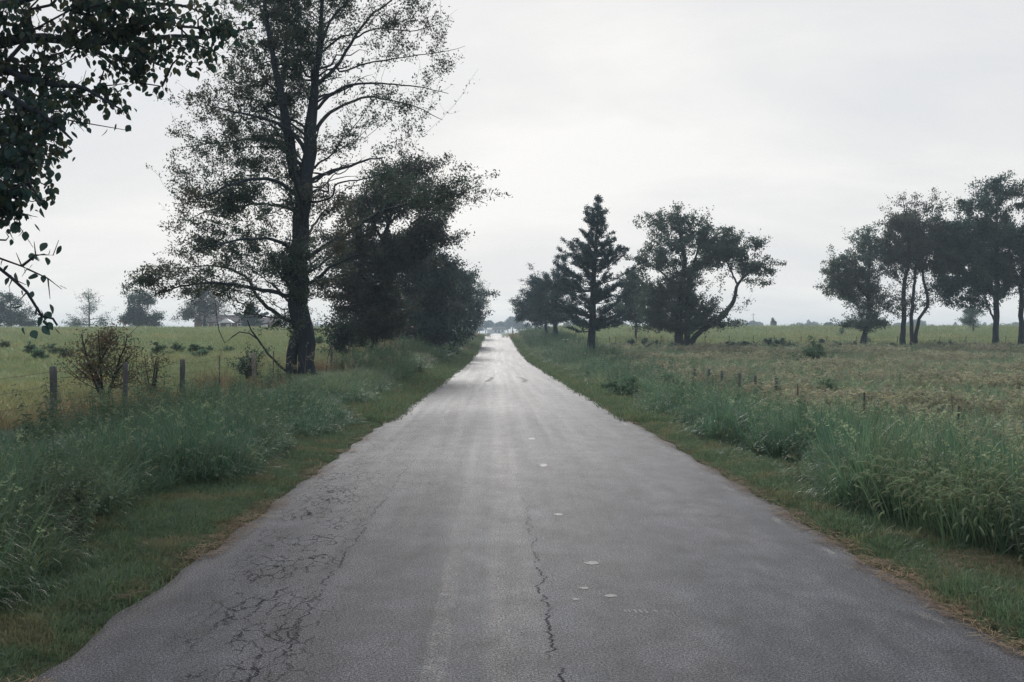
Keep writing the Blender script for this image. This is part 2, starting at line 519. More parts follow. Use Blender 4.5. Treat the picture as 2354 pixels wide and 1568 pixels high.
    b = nd(t, 'ShaderNodeBump')
    b.inputs['Strength'].default_value = 0.9
    b.inputs['Distance'].default_value = 0.012
    hgt = math_node(t, 'SUBTRACT', ag, math_node(t, 'MULTIPLY', crack, 2.5))
    t.links.new(hgt, b.inputs['Height'])
    t.links.new(b.outputs[0], p.inputs['Normal'])
    t.links.new(p.outputs[0], out.inputs[0])
    return m


M['ground'] = ground_mat()
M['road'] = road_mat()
M['paint'] = solid('worn_white_paint', (0.15, 0.146, 0.15), (0.050, 0.051, 0.058), 45, 0.6)
M['tar'] = solid('tar_stain', (0.085, 0.084, 0.09), (0.12, 0.118, 0.124), 30, 0.8, spec=0.22)
M['brick'] = solid('red_brick_wall', (0.17, 0.075, 0.06), (0.12, 0.06, 0.05), 3, 0.9)
M['shingle_roof'] = solid('grey_roof_shingles', (0.12, 0.10, 0.11), (0.08, 0.075, 0.085), 2, 0.9)
M['white'] = solid('white_painted_boards', (0.72, 0.73, 0.75), (0.60, 0.61, 0.64), 2, 0.7)
M['glass'] = solid('dark_window_glass', (0.04, 0.05, 0.06), (0.03, 0.04, 0.05), 2, 0.15, spec=0.6)
M['iron'] = solid('rusty_iron', (0.16, 0.07, 0.05), (0.10, 0.05, 0.04), 10, 0.8)


def cow_mat():
    m, t, out = new_mat('black_and_white_hide')
    tcn = nd(t, 'ShaderNodeTexCoord')
    f = noise(t, tcn.outputs['Object'], 2.6, 2, 0.4)
    c = mix_col(t, map_range(t, f, 0.49, 0.52, 0, 1), (0.022, 0.022, 0.026), (0.62, 0.62, 0.62))
    p = nd(t, 'ShaderNodeBsdfPrincipled')
    t.links.new(c, p.inputs['Base Color'])
    p.inputs['Roughness'].default_value = 0.7
    t.links.new(p.outputs[0], out.inputs[0])
    return m


M['cow'] = cow_mat()


# ------------------------------------------------------------------ ground, road
def build_ground():
    us = np.concatenate([-np.geomspace(1300, 14, 46), np.linspace(-13, -3.4, 33), np.linspace(-3.2, 3.2, 27), np.linspace(3.4, 13, 33), np.geomspace(14, 1300, 46)])
    ys = np.concatenate([np.linspace(-60, -2, 14), np.linspace(-1, 60, 150), np.linspace(61, 240, 130), np.geomspace(243, 1550, 60)])
    Yg, Ug = np.meshgrid(ys, us, indexing='ij')
    Xg = Ug + xc(Yg)
    Zg = H(Xg, Yg)
    ny, nu = Yg.shape
    v = np.stack([Xg.ravel(), Yg.ravel(), Zg.ravel()], 1)
    i = np.arange(ny - 1)[:, None] * nu + np.arange(nu - 1)[None]
    f = np.stack([i, i + 1, i + nu + 1, i + nu], -1).reshape(-1, 4)
    me = mesh_np('ground', v, f, True)
    u = Ug.ravel()
    Y = Yg.ravel()
    wn = lown(v[:, 0], Y, 0.5) * 1.2
    L = sm((-u - 7.5 + wn * .5) / 2.5)
    far_f = sm((Y - 99 + wn) / 3)
    Rr = sm((u - 7.0 + wn * .5) / 2.0)
    colr = np.stack([np.maximum(L, np.clip(far_f * (u > 3) + sm((np.abs(u) - 4) / 3) * sm((Y - 120) / 60), 0, 1)), Rr * far_f, Rr * (1 - far_f), np.ones_like(u)], 1)
    ca = me.color_attributes.new('zone', 'FLOAT_COLOR', 'POINT')
    ca.data.foreach_set('color', colr.astype(np.float32).ravel())
    o = link('ground', me, None, M['ground'])
    tag(o, kind='structure')


def build_road():
    us = np.concatenate([np.linspace(-2.75, -2.5, 4), np.linspace(-2.3, 2.3, 16), np.linspace(2.5, 2.75, 4)])
    ys = np.concatenate([np.linspace(-30, 0, 16), np.linspace(0.25, 40, 200), np.linspace(40.5, 200, 140), np.linspace(203, 525, 90)])
    Yg, Ug = np.meshgrid(ys, us, indexing='ij')
    Ug = Ug.copy()
    e = rng.normal(0, 0.012, len(ys)) + 0.022 * np.sin(ys * 1.7) * np.sin(ys * 0.6 + 1) + 0.03 * np.sin(ys * 4.1)
    e2 = rng.normal(0, 0.012, len(ys)) + 0.022 * np.sin(ys * 1.4 + 2) * np.sin(ys * 0.5) + 0.03 * np.sin(ys * 3.7)
    Ug[:, 0] -= e
    Ug[:, -1] += e2
    Zg = road_z(np.clip(Ug, -2.75, 2.75), Yg)
    # a turned-down edge on both sides
    Ug = np.concatenate([Ug[:, :1] - 0.03, Ug, Ug[:, -1:] + 0.03], 1)
    Yg = np.concatenate([Yg[:, :1], Yg, Yg[:, :1]], 1)
    Zg = np.concatenate([Zg[:, :1] - 0.09, Zg, Zg[:, -1:] - 0.09], 1)
    ny, nu = Yg.shape
    v = np.stack([(Ug + xc(Yg)).ravel(), Yg.ravel(), Zg.ravel()], 1)
    i = np.arange(ny - 1)[:, None] * nu + np.arange(nu - 1)[None]
    f = np.stack([i, i + 1, i + nu + 1, i + nu], -1).reshape(-1, 4)
    me = mesh_np('road', v, f, True)
    uvl = me.uv_layers.new(name='UVMap')
    uvv = np.stack([Ug.ravel(), Yg.ravel()], 1)
    idx = np.empty(len(me.loops), np.int32)
    me.loops.foreach_get('vertex_index', idx)
    uvl.data.foreach_set('uv', uvv[idx].astype(np.float32).ravel())
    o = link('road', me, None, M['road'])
    tag(o, kind='structure')
    return o


build_ground()
ROAD = build_road()


def decal(name, pts, mat, lift=0.0025):
    """A flat mark on the road from a closed outline of ground points."""
    pts = np.asarray(pts)
    z = road_z(pts[:, 0] - xc(pts[:, 1]), pts[:, 1]) + lift
    me = bpy.data.meshes.new(name)
    me.from_pydata([(p[0], p[1], zz_) for p, zz_ in zip(pts, z)], [], [list(range(len(pts)))])
    me.update()
    return link(name, me, ROAD, mat)


def blob(name, x, row, wpx, hpx, mat):
    X, Y = on_road(x, row)
    rx = wpx / 2 / FPX * Y
    ry = hpx / 2 * Y / (row - CY)
    a = np.linspace(0, 2 * math.pi, 15)[:-1]
    k = 1 + rng.normal(0, 0.13, 14)
    decal(name, np.stack([X + np.cos(a) * rx * k, Y + np.sin(a) * ry * k], 1), mat)


for (x, row, w, h) in ((1362, 1297, 34, 7), (1283, 1185, 22, 5), (1342, 1355, 25, 5), (1324, 1381, 18, 4), (1404, 1373, 30, 6),
                       (1249, 1071, 18, 7), (1222, 1010, 16, 5)):
    blob('paint_spot', x, row, w, h, M['paint'])
for k in range(9):                                     # a row of pale scrapes
    x = 1437 + k * 11.5 + rng.normal(0, 1)
    if k in (5, 7):
        continue
    X, Y = on_road(x, 1408)
    dx, dl = rng.normal(0, .008), rng.uniform(.6, 1.1)
    decal('scrape_mark', [(X + dx, Y - .045 * dl), (X + .012 + dx, Y - .04 * dl), (X + .002, Y + .04 * dl), (X - .012, Y + .035 * dl)], M['paint'])
for (pts) in (((1110, 866), (1121, 867), (1131, 868), (1128, 872), (1118, 878)), ((1185, 866), (1195, 868), (1206, 872), (1208, 876), (1202, 879))):
    g = [on_road(*p) for p in pts]
    g = np.array(g)
    wd = np.array([0.05, 0.10, 0.16, 0.22, 0.20])[:, None]
    d = np.gradient(g, axis=0)
    d /= np.linalg.norm(d, axis=1)[:, None]
    nrm = np.stack([-d[:, 1], d[:, 0]], 1)
    nrm = np.where(np.abs(nrm[:, :1]) < .5, nrm * 3, nrm)
    decal('tar_mark', np.concatenate([g + nrm * wd / 2, (g - nrm * wd / 2)[::-1]]), M['tar'])


# ------------------------------------------------------------------ plants built from tufts (stuff)
def tuft_mesh(name, n, h, spread, width, lean, bend, segs=4, mats=None, seed_frac=0.0, seed_len=0.12, head=False, flat=False, seed=0, sw=.5):
    """A clump of n curved, tapering blades; some carry a seed head at the tip."""
    r = np.random.default_rng(seed)
    V, F, MI = [], [], []
    cnt = 0
    for i in range(n):
        a = r.uniform(0, 2 * math.pi)
        rad = spread * math.sqrt(r.uniform(0, 1))
        x0, y0 = rad * math.cos(a), rad * math.sin(a)
        b = a + r.normal(0, 0.9)
        hh = r.uniform(*h)
        ln = abs(r.normal(lean, lean * 0.6))
        bd = abs(r.normal(bend, bend * 0.6)) * (1.3 if hh > h[0] + 0.6 * (h[1] - h[0]) else 0.8)
        w = width * r.uniform(0.6, 1.3)
        t = np.linspace(0, 1, segs + 1)
        th = ln + bd * t ** 1.5
        st = hh / segs
        hx = np.concatenate([[0], np.cumsum(np.sin(th[1:]) * st)])
        hz = np.concatenate([[0], np.cumsum(np.cos(th[1:]) * st)])
        if flat:
            hz = 0.012 + 0.02 * np.abs(hz)
        cx, cyy = x0 + hx * math.cos(b), y0 + hx * math.sin(b)
        tw = b + math.pi / 2 + r.normal(0, 0.5)
        sx, sy = math.cos(tw), math.sin(tw)
        ww = w * np.clip(np.minimum(1.0, 0.55 + t * 2) * (1 - t ** 2.2), 0.06, 1)
        vv = np.empty((segs + 1, 2, 3))
        vv[:, 0] = np.stack([cx - sx * ww / 2, cyy - sy * ww / 2, hz], 1)
        vv[:, 1] = np.stack([cx + sx * ww / 2, cyy + sy * ww / 2, hz], 1)
        V.append(vv.reshape(-1, 3))
        q = cnt + np.arange(segs)[:, None] * 2
        F.append(q + np.array([0, 1, 3, 2])[None])
        MI.append(np.zeros(segs, int))
        cnt += (segs + 1) * 2
        if r.uniform() < seed_frac:
            tip = np.array([cx[-1], cyy[-1], hz[-1]])
            th0 = th[-1]
            ks = 5
            if head:                                    # a bristly drooping foxtail
                ns = 6
                tt = np.linspace(0, 1, ks + 1)
                ang = th0 + tt * r.uniform(0.9, 1.9)
                sx_ = np.concatenate([[0], np.cumsum(np.sin(ang[1:]) * seed_len / ks)])
                sz_ = np.concatenate([[0], np.cumsum(np.cos(ang[1:]) * seed_len / ks)])
                rr = seed_len * 0.085 * np.sin(np.clip(tt * 0.9 + 0.1, 0, 1) * math.pi) ** 0.5
                ring = np.linspace(0, 2 * math.pi, ns, endpoint=False)
                vv = np.empty((ks + 1, ns, 3))
                for j in range(ks + 1):
                    c = tip + np.array([sx_[j] * math.cos(b), sx_[j] * math.sin(b), sz_[j]])
                    e1 = np.array([math.cos(ang[j]) * math.cos(b), math.cos(ang[j]) * math.sin(b), -math.sin(ang[j])])
                    e2 = np.array([-math.sin(b), math.cos(b), 0])
                    vv[j] = c + rr[j] * (np.cos(ring)[:, None] * e1 + np.sin(ring)[:, None] * e2)
                V.append(vv.reshape(-1, 3))
                for j in range(ks):
                    k0 = cnt + j * ns + np.arange(ns)
                    k1 = cnt + j * ns + (np.arange(ns) + 1) % ns
                    F.append(np.stack([k0, k1, k1 + ns, k0 + ns], 1))
                    MI.append(np.ones(ns, int))
                cnt += (ks + 1) * ns
                nb = 40                                 # bristles
                j = r.integers(0, ks, nb)
                ra = r.uniform(0, 2 * math.pi, nb)
                for jj, aa in zip(j, ra):
                    c = tip + np.array([sx_[jj] * math.cos(b), sx_[jj] * math.sin(b), sz_[jj]])
                    e1 = np.array([math.cos(ang[jj]) * math.cos(b), math.cos(ang[jj]) * math.sin(b), -math.sin(ang[jj])])
                    e2 = np.array([-math.sin(b), math.cos(b), 0])
                    ax = np.array([math.sin(ang[jj]) * math.cos(b), math.sin(ang[jj]) * math.sin(b), math.cos(ang[jj])])
                    o_ = math.cos(aa) * e1 + math.sin(aa) * e2
                    p0 = c + o_ * seed_len * 0.05
                    p1 = c + o_ * seed_len * 0.17 + ax * seed_len * 0.12
                    s_ = ax * seed_len * 0.012
                    V.append(np.array([p0 - s_, p0 + s_, p1 + s_ * .3, p1 - s_ * .3]))
                    F.append(cnt + np.array([[0, 1, 2, 3]]))
                    MI.append(np.ones(1, int))
                    cnt += 4
            else:                                       # an open panicle of small spikelets
                for q_ in range(12):
                    s0 = tip + np.array([math.sin(th0) * math.cos(b), math.sin(th0) * math.sin(b), math.cos(th0)]) * seed_len * (q_ / 12 - .5)
                    dirv = r.normal(0, 1, 3)
                    dirv[2] = abs(dirv[2]) * .6
                    dirv /= np.linalg.norm(dirv)
                    sd = np.cross(dirv, r.normal(0, 1, 3))
                    sd /= np.linalg.norm(sd) + 1e-6
                    p1 = s0 + dirv * seed_len * r.uniform(.2, .45)
                    wv = sd * width * sw
                    V.append(np.array([s0 - wv * .3, s0 + wv * .3, p1 + wv, p1 - wv]))
                    F.append(cnt + np.array([[0, 1, 2, 3]]))
                    MI.append(np.ones(1, int))
                    cnt += 4
    me = mesh_np(name, np.concatenate(V), np.concatenate(F), True)
    for m_ in mats:
        me.materials.append(m_)
    me.polygons.foreach_set('material_index', np.concatenate(MI).astype(np.int32))
    return me


def weed_mesh(name, n_stem, h, leaf, spread, mats, seed=0):
    """Broad-leaved weed: upright stems with leaves all the way up."""
    r = np.random.default_rng(seed)
    V, F = [], []
    cnt = 0
    for i in range(n_stem):
        a = r.uniform(0, 2 * math.pi)
        rad = spread * math.sqrt(r.uniform())
        p = np.array([rad * math.cos(a), rad * math.sin(a), 0])
        d = np.array([math.cos(a) * r.uniform(.0, .35), math.sin(a) * r.uniform(.0, .35), 1.0])
        hh = r.uniform(*h)
        nl = int(9 + hh * 14)
        for k in range(nl):
            t = (k + r.uniform()) / nl
            c = p + d * hh * t
            aa = r.uniform(0, 2 * math.pi)
            L = leaf * r.uniform(.6, 1.2) * (1.15 - .6 * t)
            o_ = np.array([math.cos(aa), math.sin(aa), r.uniform(-.2, .7)])
            s_ = np.array([-math.sin(aa), math.cos(aa), r.normal(0, .3)])
            tipdrop = np.array([0, 0, -L * .35])
            V.append(np.array([c, c + o_ * L * .5 + s_ * L * .24, c + o_ * L + tipdrop, c + o_ * L * .5 - s_ * L * .24]))
            F.append(cnt + np.array([[0, 1, 2, 3]]))
            cnt += 4
        w = 0.008
        V.append(np.array([p + [w, 0, 0], p - [w, 0, 0], p + d * hh - [w * .4, 0, 0], p + d * hh + [w * .4, 0, 0]]))
        F.append(cnt + np.array([[0, 1, 2, 3]]))
        cnt += 4
    me = mesh_np(name, np.concatenate(V), np.concatenate(F), False)
    for m_ in mats:
        me.materials.append(m_)
    return me


def scatter(name, label, cat, pts, scl, protos, tilt=0.12):
    """One object of countless clumps: points carry rotation, size and kind; geometry nodes place the clumps."""
    n = len(pts)
    col = bpy.data.collections.new(name + '_clumps')
    for i, me in enumerate(protos):
        col.objects.link(bpy.data.objects.new(name + '_clump', me))
    me = bpy.data.meshes.new(name)
    me.vertices.add(n)
    me.vertices.foreach_set('co', np.asarray(pts, np.float32).ravel())
    rot = np.stack([rng.normal(0, tilt, n), rng.normal(0, tilt, n), rng.uniform(0, 2 * math.pi, n)], 1)
    sc = np.asarray(scl, float)
    if sc.ndim == 1:
        sc = np.stack([sc, sc, sc], 1)
    for nm, typ, data, key in (('rot', 'FLOAT_VECTOR', rot, 'vector'), ('scl', 'FLOAT_VECTOR', sc, 'vector'), ('idx', 'INT', rng.integers(0, len(protos), n), 'value')):
        at = me.attributes.new(nm, typ, 'POINT')
        at.data.foreach_set(key, np.asarray(data, np.float32 if typ != 'INT' else np.int32).ravel())
    me.update()
    o = bpy.data.objects.new(name, me)
    C.objects.link(o)
    ng = bpy.data.node_groups.new(name + '_nodes', 'GeometryNodeTree')
    ng.interface.new_socket('Geometry', in_out='INPUT', socket_type='NodeSocketGeometry')
    ng.interface.new_socket('Geometry', in_out='OUTPUT', socket_type='NodeSocketGeometry')
    gi, go = ng.nodes.new('NodeGroupInput'), ng.nodes.new('NodeGroupOutput')
    ci = ng.nodes.new('GeometryNodeCollectionInfo')
    ci.inputs['Collection'].default_value = col
    ci.inputs['Separate Children'].default_value = True
    ci.inputs['Reset Children'].default_value = True
    ip = ng.nodes.new('GeometryNodeInstanceOnPoints')

    def attr(nm, typ):
        a = ng.nodes.new('GeometryNodeInputNamedAttribute')
        a.data_type = typ
        a.inputs['Name'].default_value = nm
        return a.outputs['Attribute']

    ng.links.new(gi.outputs[0], ip.inputs['Points'])
    ng.links.new(ci.outputs[0], ip.inputs['Instance'])
    ip.inputs['Pick Instance'].default_value = True
    ng.links.new(attr('idx', 'INT'), ip.inputs['Instance Index'])
    e2r = ng.nodes.new('FunctionNodeEulerToRotation')
    ng.links.new(attr('rot', 'FLOAT_VECTOR'), e2r.inputs[0])
    ng.links.new(e2r.outputs[0], ip.inputs['Rotation'])
    ng.links.new(attr('scl', 'FLOAT_VECTOR'), ip.inputs['Scale'])
    ng.links.new(ip.outputs[0], go.inputs[0])
    md = o.modifiers.new('clumps', 'NODES')
    md.node_group = ng
    tag(o, label, cat, None, 'stuff')
    return o


def ypow(n, y0, y1, p):
    """Depths between y0 and y1 with density falling as Y^-p."""
    q = rng.uniform(0, 1, n)
    if abs(p - 1) < 1e-6:
        return y0 * (y1 / y0) ** q
    a, b = y0 ** (1 - p), y1 ** (1 - p)
    return (a + (b - a) * q) ** (1 / (1 - p))


def strip(n, side, u0, u1, y0, y1, p):
    Y = ypow(n, y0, y1, p)
    t = rng.uniform(0, 1, n)
    u = side * (u0 + (u1 - u0) * t)
    X = u + xc(Y)
    return np.stack([X, Y, H(X, Y)], 1), u, t


def wide(n, side, u0, y0, y1, p, x_extra=6):
    Y = ypow(n, y0, y1, p)
    w = (0.72 if side < 0 else 0.60) * Y + x_extra
    X = side * rng.uniform(0, 1, n) * w
    u = X - xc(Y)
    k = side * u > u0
    X, Y = X[k], Y[k]
    return np.stack([X, Y, H(X, Y)], 1), (X - xc(Y))


# --- mown verge beside the road
turf = [tuft_mesh('turf_clump', 34, (.04, .13), .11, .008, .35, .7, 3, [M['turf']], seed=s) for s in range(5)]
turf_w = [tuft_mesh('turf_clump_wide', 34, (.06, .16), .24, .016, .35, .6, 2, [M['turf']], seed=s + 20) for s in range(4)]
pts, sc = [], []
for side in (-1, 1):
    p_, u_, t_ = strip(14500, side, 2.79, 4.7, 2.2, 30, 1.0)
    pts.append(p_)
    sc.append(np.clip(0.75 + 0.4 * lown(p_[:, 0], p_[:, 1], 2.0) + rng.normal(0, .18, len(p_)), .62, 1.5) * (0.78 + 0.35 * np.clip((np.abs(u_) - 2.7) / .5, 0, 1)))
pts = np.concatenate(pts)
sc = np.concatenate(sc)
ok = pts[:, 1] < 30
scatter('mown_verge_grass', 'short mown green grass on the verge along both edges of the road', 'grass', pts, sc, turf)
pts, sc = [], []
for side in (-1, 1):
    p_, u_, t_ = strip(6500, side, 2.75, 4.8, 22, 190, 1.1)
    pts.append(p_)
    sc.append(np.clip(0.9 + p_[:, 1] / 70 + rng.normal(0, .2, len(p_)), .5, 3.2))
scatter('far_verge_grass', 'low yellow-green grass on the verge further up the road', 'grass', np.concatenate(pts), np.concatenate(sc), turf_w)

# --- tall grass between verge and fences
tall = [tuft_mesh('tall_clump', 40, (.35, 1.0), .20, .0165, .16, 1.25, 6, [M['blade'], M['seed']], .012, .12, seed=s + 40) for s in range(6)]
tall += [tuft_mesh('tall_clump_yellow', 28, (.4, 1.0), .18, .012, .2, .8, 5, [M['blade_yellow'], M['seed']], .05, .12, seed=s + 50, sw=.6) for s in range(1)]
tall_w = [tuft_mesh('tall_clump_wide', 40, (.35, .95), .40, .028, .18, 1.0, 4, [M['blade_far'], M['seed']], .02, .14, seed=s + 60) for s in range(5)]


def tall_zone(n, side, y0, y1, p, e0, e1, hmul, grow, taper=6.0):
    Y = ypow(n, y0, y1, p)
    edge = e0 + (.55 * sm((11 - Y) / 2.5) if side > 0 else 0) + 0.30 * np.sin(Y * .9 + side) + 0.22 * np.sin(Y * .37 + 2 * side) + 0.15 * np.sin(Y * 2.3)
    u = side * (edge + (e1 - edge) * rng.uniform(0, 1, n) ** 1.05)
    X = u + xc(Y)
    ramp_ = sm((np.abs(u) - edge) / 0.45) * .45 + .55
    s_ = hmul * np.interp(Y, [0, 14, 21, 60], [1.08, 1.06, .76, .82] if side > 0 else [1, 1, .84, .84]) * ramp_ * (1 - .72 * sm((np.abs(u) - taper) / 1.4)) * np.clip(.92 + .30 * lown(X, Y, .8, 5) + rng.normal(0, .14, n), .4, 1.5)
    wdt = np.clip(.8 + grow * Y, .8, 2.6)
    return np.stack([X, Y, H(X, Y)], 1), np.stack([s_ ** .5 * wdt, s_ ** .5 * wdt, s_], 1), u


A = tall_zone(7800, -1, 3.0, 34, .75, 3.75, 8.2, .76, .0, 5.2)
B = tall_zone(6800, 1, 3.0, 34, .75, 3.75, 7.9, 1.22, .0, 5.7)
scatter('tall_roadside_grass', 'tall dark blue-green grass arching over beside both verges', 'grass', np.concatenate([A[0], B[0]]), np.concatenate([A[1], B[1]]), tall, .16)
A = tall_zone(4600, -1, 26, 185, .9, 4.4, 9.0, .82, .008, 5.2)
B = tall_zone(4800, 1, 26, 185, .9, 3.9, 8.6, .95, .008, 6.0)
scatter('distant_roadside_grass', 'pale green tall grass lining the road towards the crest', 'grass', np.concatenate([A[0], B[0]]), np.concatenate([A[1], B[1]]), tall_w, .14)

# --- foxtails, right foreground
fox = [tuft_mesh('foxtail_clump', 12, (.38, .66), .13, .008, .18, .5, 5, [M['blade'], M['seed']], .8, .085, True, seed=s + 80) for s in range(4)]
pts = []
for (x, row, Y, n, sx_) in ((2190, 1080, 9.4, 40, .45), (2150, 1110, 9.0, 20, .35), (2290, 1130, 8.8, 20, .3), (2060, 1060, 10.2, 6, .3), (2340, 1060, 9.4, 12, .35), (1990, 930, 12, 4, .6), (2330, 960, 11, 6, .6)):
    X0 = (x - CX) / FPX * Y
    Xs, Ys = X0 + rng.normal(0, sx_, n), Y + rng.normal(0, sx_ * .8, n)
    k_ = Xs - xc(Ys) > 3.55
    Xs, Ys = Xs[k_], Ys[k_]
    pts.append(np.stack([Xs, Ys, H(Xs, Ys)], 1))
pts = np.concatenate(pts)
scatter('foxtail_grass', 'pale nodding foxtail seed heads in the grass right of the road', 'grass', pts, rng.uniform(.85, 1.3, len(pts)), fox, .1)

# --- dead straw: clippings on the verges and along the edge of the asphalt
straw = [tuft_mesh('straw_clump', 34, (.05, .2), .16, .007, 1.2, .5, 2, [M['straw']], 0, flat=True, seed=s + 100) for s in range(4)]
straw_up = [tuft_mesh('dry_clump', 30, (.12, .45), .12, .008, .3, .8, 4, [M['straw']], 0, seed=s + 110) for s in range(3)]
pts, sc = [], []
for (x, row, n, r_) in ((560, 1062, 90, .38), (640, 1035, 50, .3), (520, 1090, 40, .28), (730, 1000, 40, .5), (2250, 1285, 60, .26), (2215, 1275, 20, .15), (300, 1345, 12, .2), (560, 1190, 16, .15), (430, 1262, 14, .15), (1650, 1010, 10, .3)):
    X0, Y0 = on_road(x, row)
    Xs, Ys = X0 + rng.normal(0, r_, n), Y0 + rng.normal(0, r_ * 1.6, n)
    k = np.abs(Xs - xc(Ys)) > 2.8
    Xs, Ys = Xs[k], Ys[k]
    pts.append(np.stack([Xs, Ys, H(Xs, Ys) + .03], 1))
for side in (-1, 1):
    n = 420
    Y = ypow(n, 3, 60, 1.1)
    u = side * (2.78 + np.abs(rng.normal(0, .07, n)) - .07)
    k = lown(u, Y, 1.2, side * 3) > -.25
    X = (u + xc(Y))[k]
    Y = Y[k]
    pts.append(np.stack([X, Y, np.maximum(H(X, Y), road_z(2.75, Y)) + .01], 1))
pts = np.concatenate(pts)
scatter('dead_straw', 'reddish brown dead straw lying on the verges and road edges', 'straw', pts, rng.uniform(.5, 1.15, len(pts)), straw, .05)
pts = []
for (x, Y, n, r_) in ((430, 22, 22, .8), (175, 18.5, 22, .5), (40, 16.5, 14, .7), (560, 29, 20, 1.0), (760, 42, 50, 1.3), (830, 62, 40, 1.5), (300, 20.5, 14, .8), (980, 110, 30, 2.0)):
    X0 = (x - CX) / FPX * Y
    Xs, Ys = X0 + rng.normal(0, r_, n), Y + rng.normal(0, r_, n)
    pts.append(np.stack([Xs, Ys, H(Xs, Ys)], 1))
for (x, Y, n, r_) in ((1230, 165, 60, 3.2), (1245, 140, 50, 2.0), (1075, 160, 40, 2.0), (2340, 13.5, 30, .5)):
    X0 = (x - CX) / FPX * Y
    Xs, Ys = X0 + rng.normal(0, r_ * .6, n), Y + rng.normal(0, r_ * 2, n)
    pts.append(np.stack([Xs, Ys, H(Xs, Ys)], 1))
pts = np.concatenate(pts)
scatter('dry_standing_grass', 'rust and tan dry grass standing along the fence lines', 'grass', pts, (1.25 + pts[:, 1] / 60) * rng.uniform(.7, 1.2, len(pts)), straw_up, .12)

# --- scattered dead stalks and seeding stems standing above the tall grass
stem = [tuft_mesh('stalk_clump', 5, (.7, 1.25), .16, .006, .12, .35, 5, [M['straw'], M['tan']], .8, .18, seed=s + 210, sw=1.0) for s in range(4)]
pts = []
for side, n in ((-1, 260), (1, 130)):
    p_, u_, t_ = strip(n, side, 4.6, 8.6, 6, 90, .8)
    if side < 0:
        p_ = p_[p_[:, 1] > 24]
    pts.append(p_)
pts = np.concatenate(pts)
scatter('seeding_stalks', 'thin dry seeding stalks standing above the roadside grass', 'grass', pts, rng.uniform(.7, 1.1, len(pts)), stem, .12)

# --- weeds on the right, beyond the tall grass
weeds = [weed_mesh('weed_clump', 9, (.35, .95), .11, .28, [M['weed']], seed=s + 130) for s in range(5)]
pts, sc = [], []
for side, n in ((1, 3600), (-1, 1300)):
    Y = ypow(n, 8, 170, .9)
    u = side * rng.uniform(4.1, 8.8 if side > 0 else 7.0, n)
    X = u + xc(Y)
    k = lown(X, Y, .22, 9) > -.15
    X, Y = X[k], Y[k]
    if side == 1:
        Xf, uf = wide(1900, 1, 8, 14, 99, .7)
        kf = lown(Xf[:, 0], Xf[:, 1], .3, 21) > .05
        X, Y = np.concatenate([X, Xf[kf, 0]]), np.concatenate([Y, Xf[kf, 1]])
    pts.append(np.stack([X, Y, H(X, Y)], 1))
    sc.append(np.clip(np.interp(Y, [8, 20, 170], [.62, .8, 2.2]) + rng.normal(0, .15, len(Y)), .4, 2))
scatter('roadside_weeds', 'broad leaved green weeds mixed into the grass along the fences', 'weeds', np.concatenate(pts), np.concatenate(sc), weeds, .15)

# --- pasture on the left, tan field and pasture on the right
past = [tuft_mesh('pasture_clump', 30, (.07, .24), .22, .018, .4, .7, 2, [M['pasture']], seed=s + 150) for s in range(4)]
p_, u_ = wide(26000, -1, 8.3, 11, 185, .85)
scatter('left_pasture_grass', 'grazed yellow-green grass of the pasture behind the left fence', 'grass', p_, np.clip(.7 + p_[:, 1] / 42 + rng.normal(0, .25, len(p_)), .5, 4.5), past, .1)
p_, u_ = wide(9000, 1, 8.0, 100, 235, .6)
scatter('right_pasture_grass', 'grazed green grass of the rise behind the far fence on the right', 'grass', p_, np.clip(1.6 + p_[:, 1] / 75 + rng.normal(0, .4, len(p_)), 1, 5) * np.array([1.3]), past, .1)
tanp = [tuft_mesh('field_clump', 34, (.3, .72), .30, .014, .2, .6, 4, [M['blade_far'], M['tan']], .62, .22, seed=s + 170, sw=1.3) for s in range(5)]
tanp2 = [tuft_mesh('field_clump_low', 30, (.2, .55), .34, .020, .3, .8, 3, [M['tan'], M['tan']], .35, .2, seed=s + 180, sw=1.2) for s in range(3)]
green_f = [tuft_mesh('field_clump_green', 30, (.3, .75), .32, .022, .25, .8, 4, [M['blade_far'], M['seed']], .05, .2, seed=s + 190) for s in range(3)]
p_, u_ = wide(24000, 1, 7.6, 13, 99, .7)
s_ = np.clip(.72 + p_[:, 1] / 75 + .30 * lown(p_[:, 0], p_[:, 1], .55, 2) + rng.normal(0, .22, len(p_)), .4, 2.6)
k_ = lown(p_[:, 0], p_[:, 1], .4, 11) + .6 * lown(p_[:, 0], p_[:, 1], 1.3, 4) + rng.normal(0, .25, len(p_)) > -.42
scatter('field_green_grass', 'green patches of rough grass among the tan seeding grass', 'grass', p_[k_], np.stack([s_ * 1.1, s_ * 1.1, np.clip(s_, .4, 1.3) * .9], 1)[k_], green_f, .14)
p_, s_ = p_[~k_], s_[~k_]
scatter('seeding_field_grass', 'rough field of tan seeding grass between the two right fences', 'grass', p_, np.stack([s_ * 1.15, s_ * 1.15, np.clip(s_, .4, 1.35) * .9], 1), tanp + tanp2, .14)


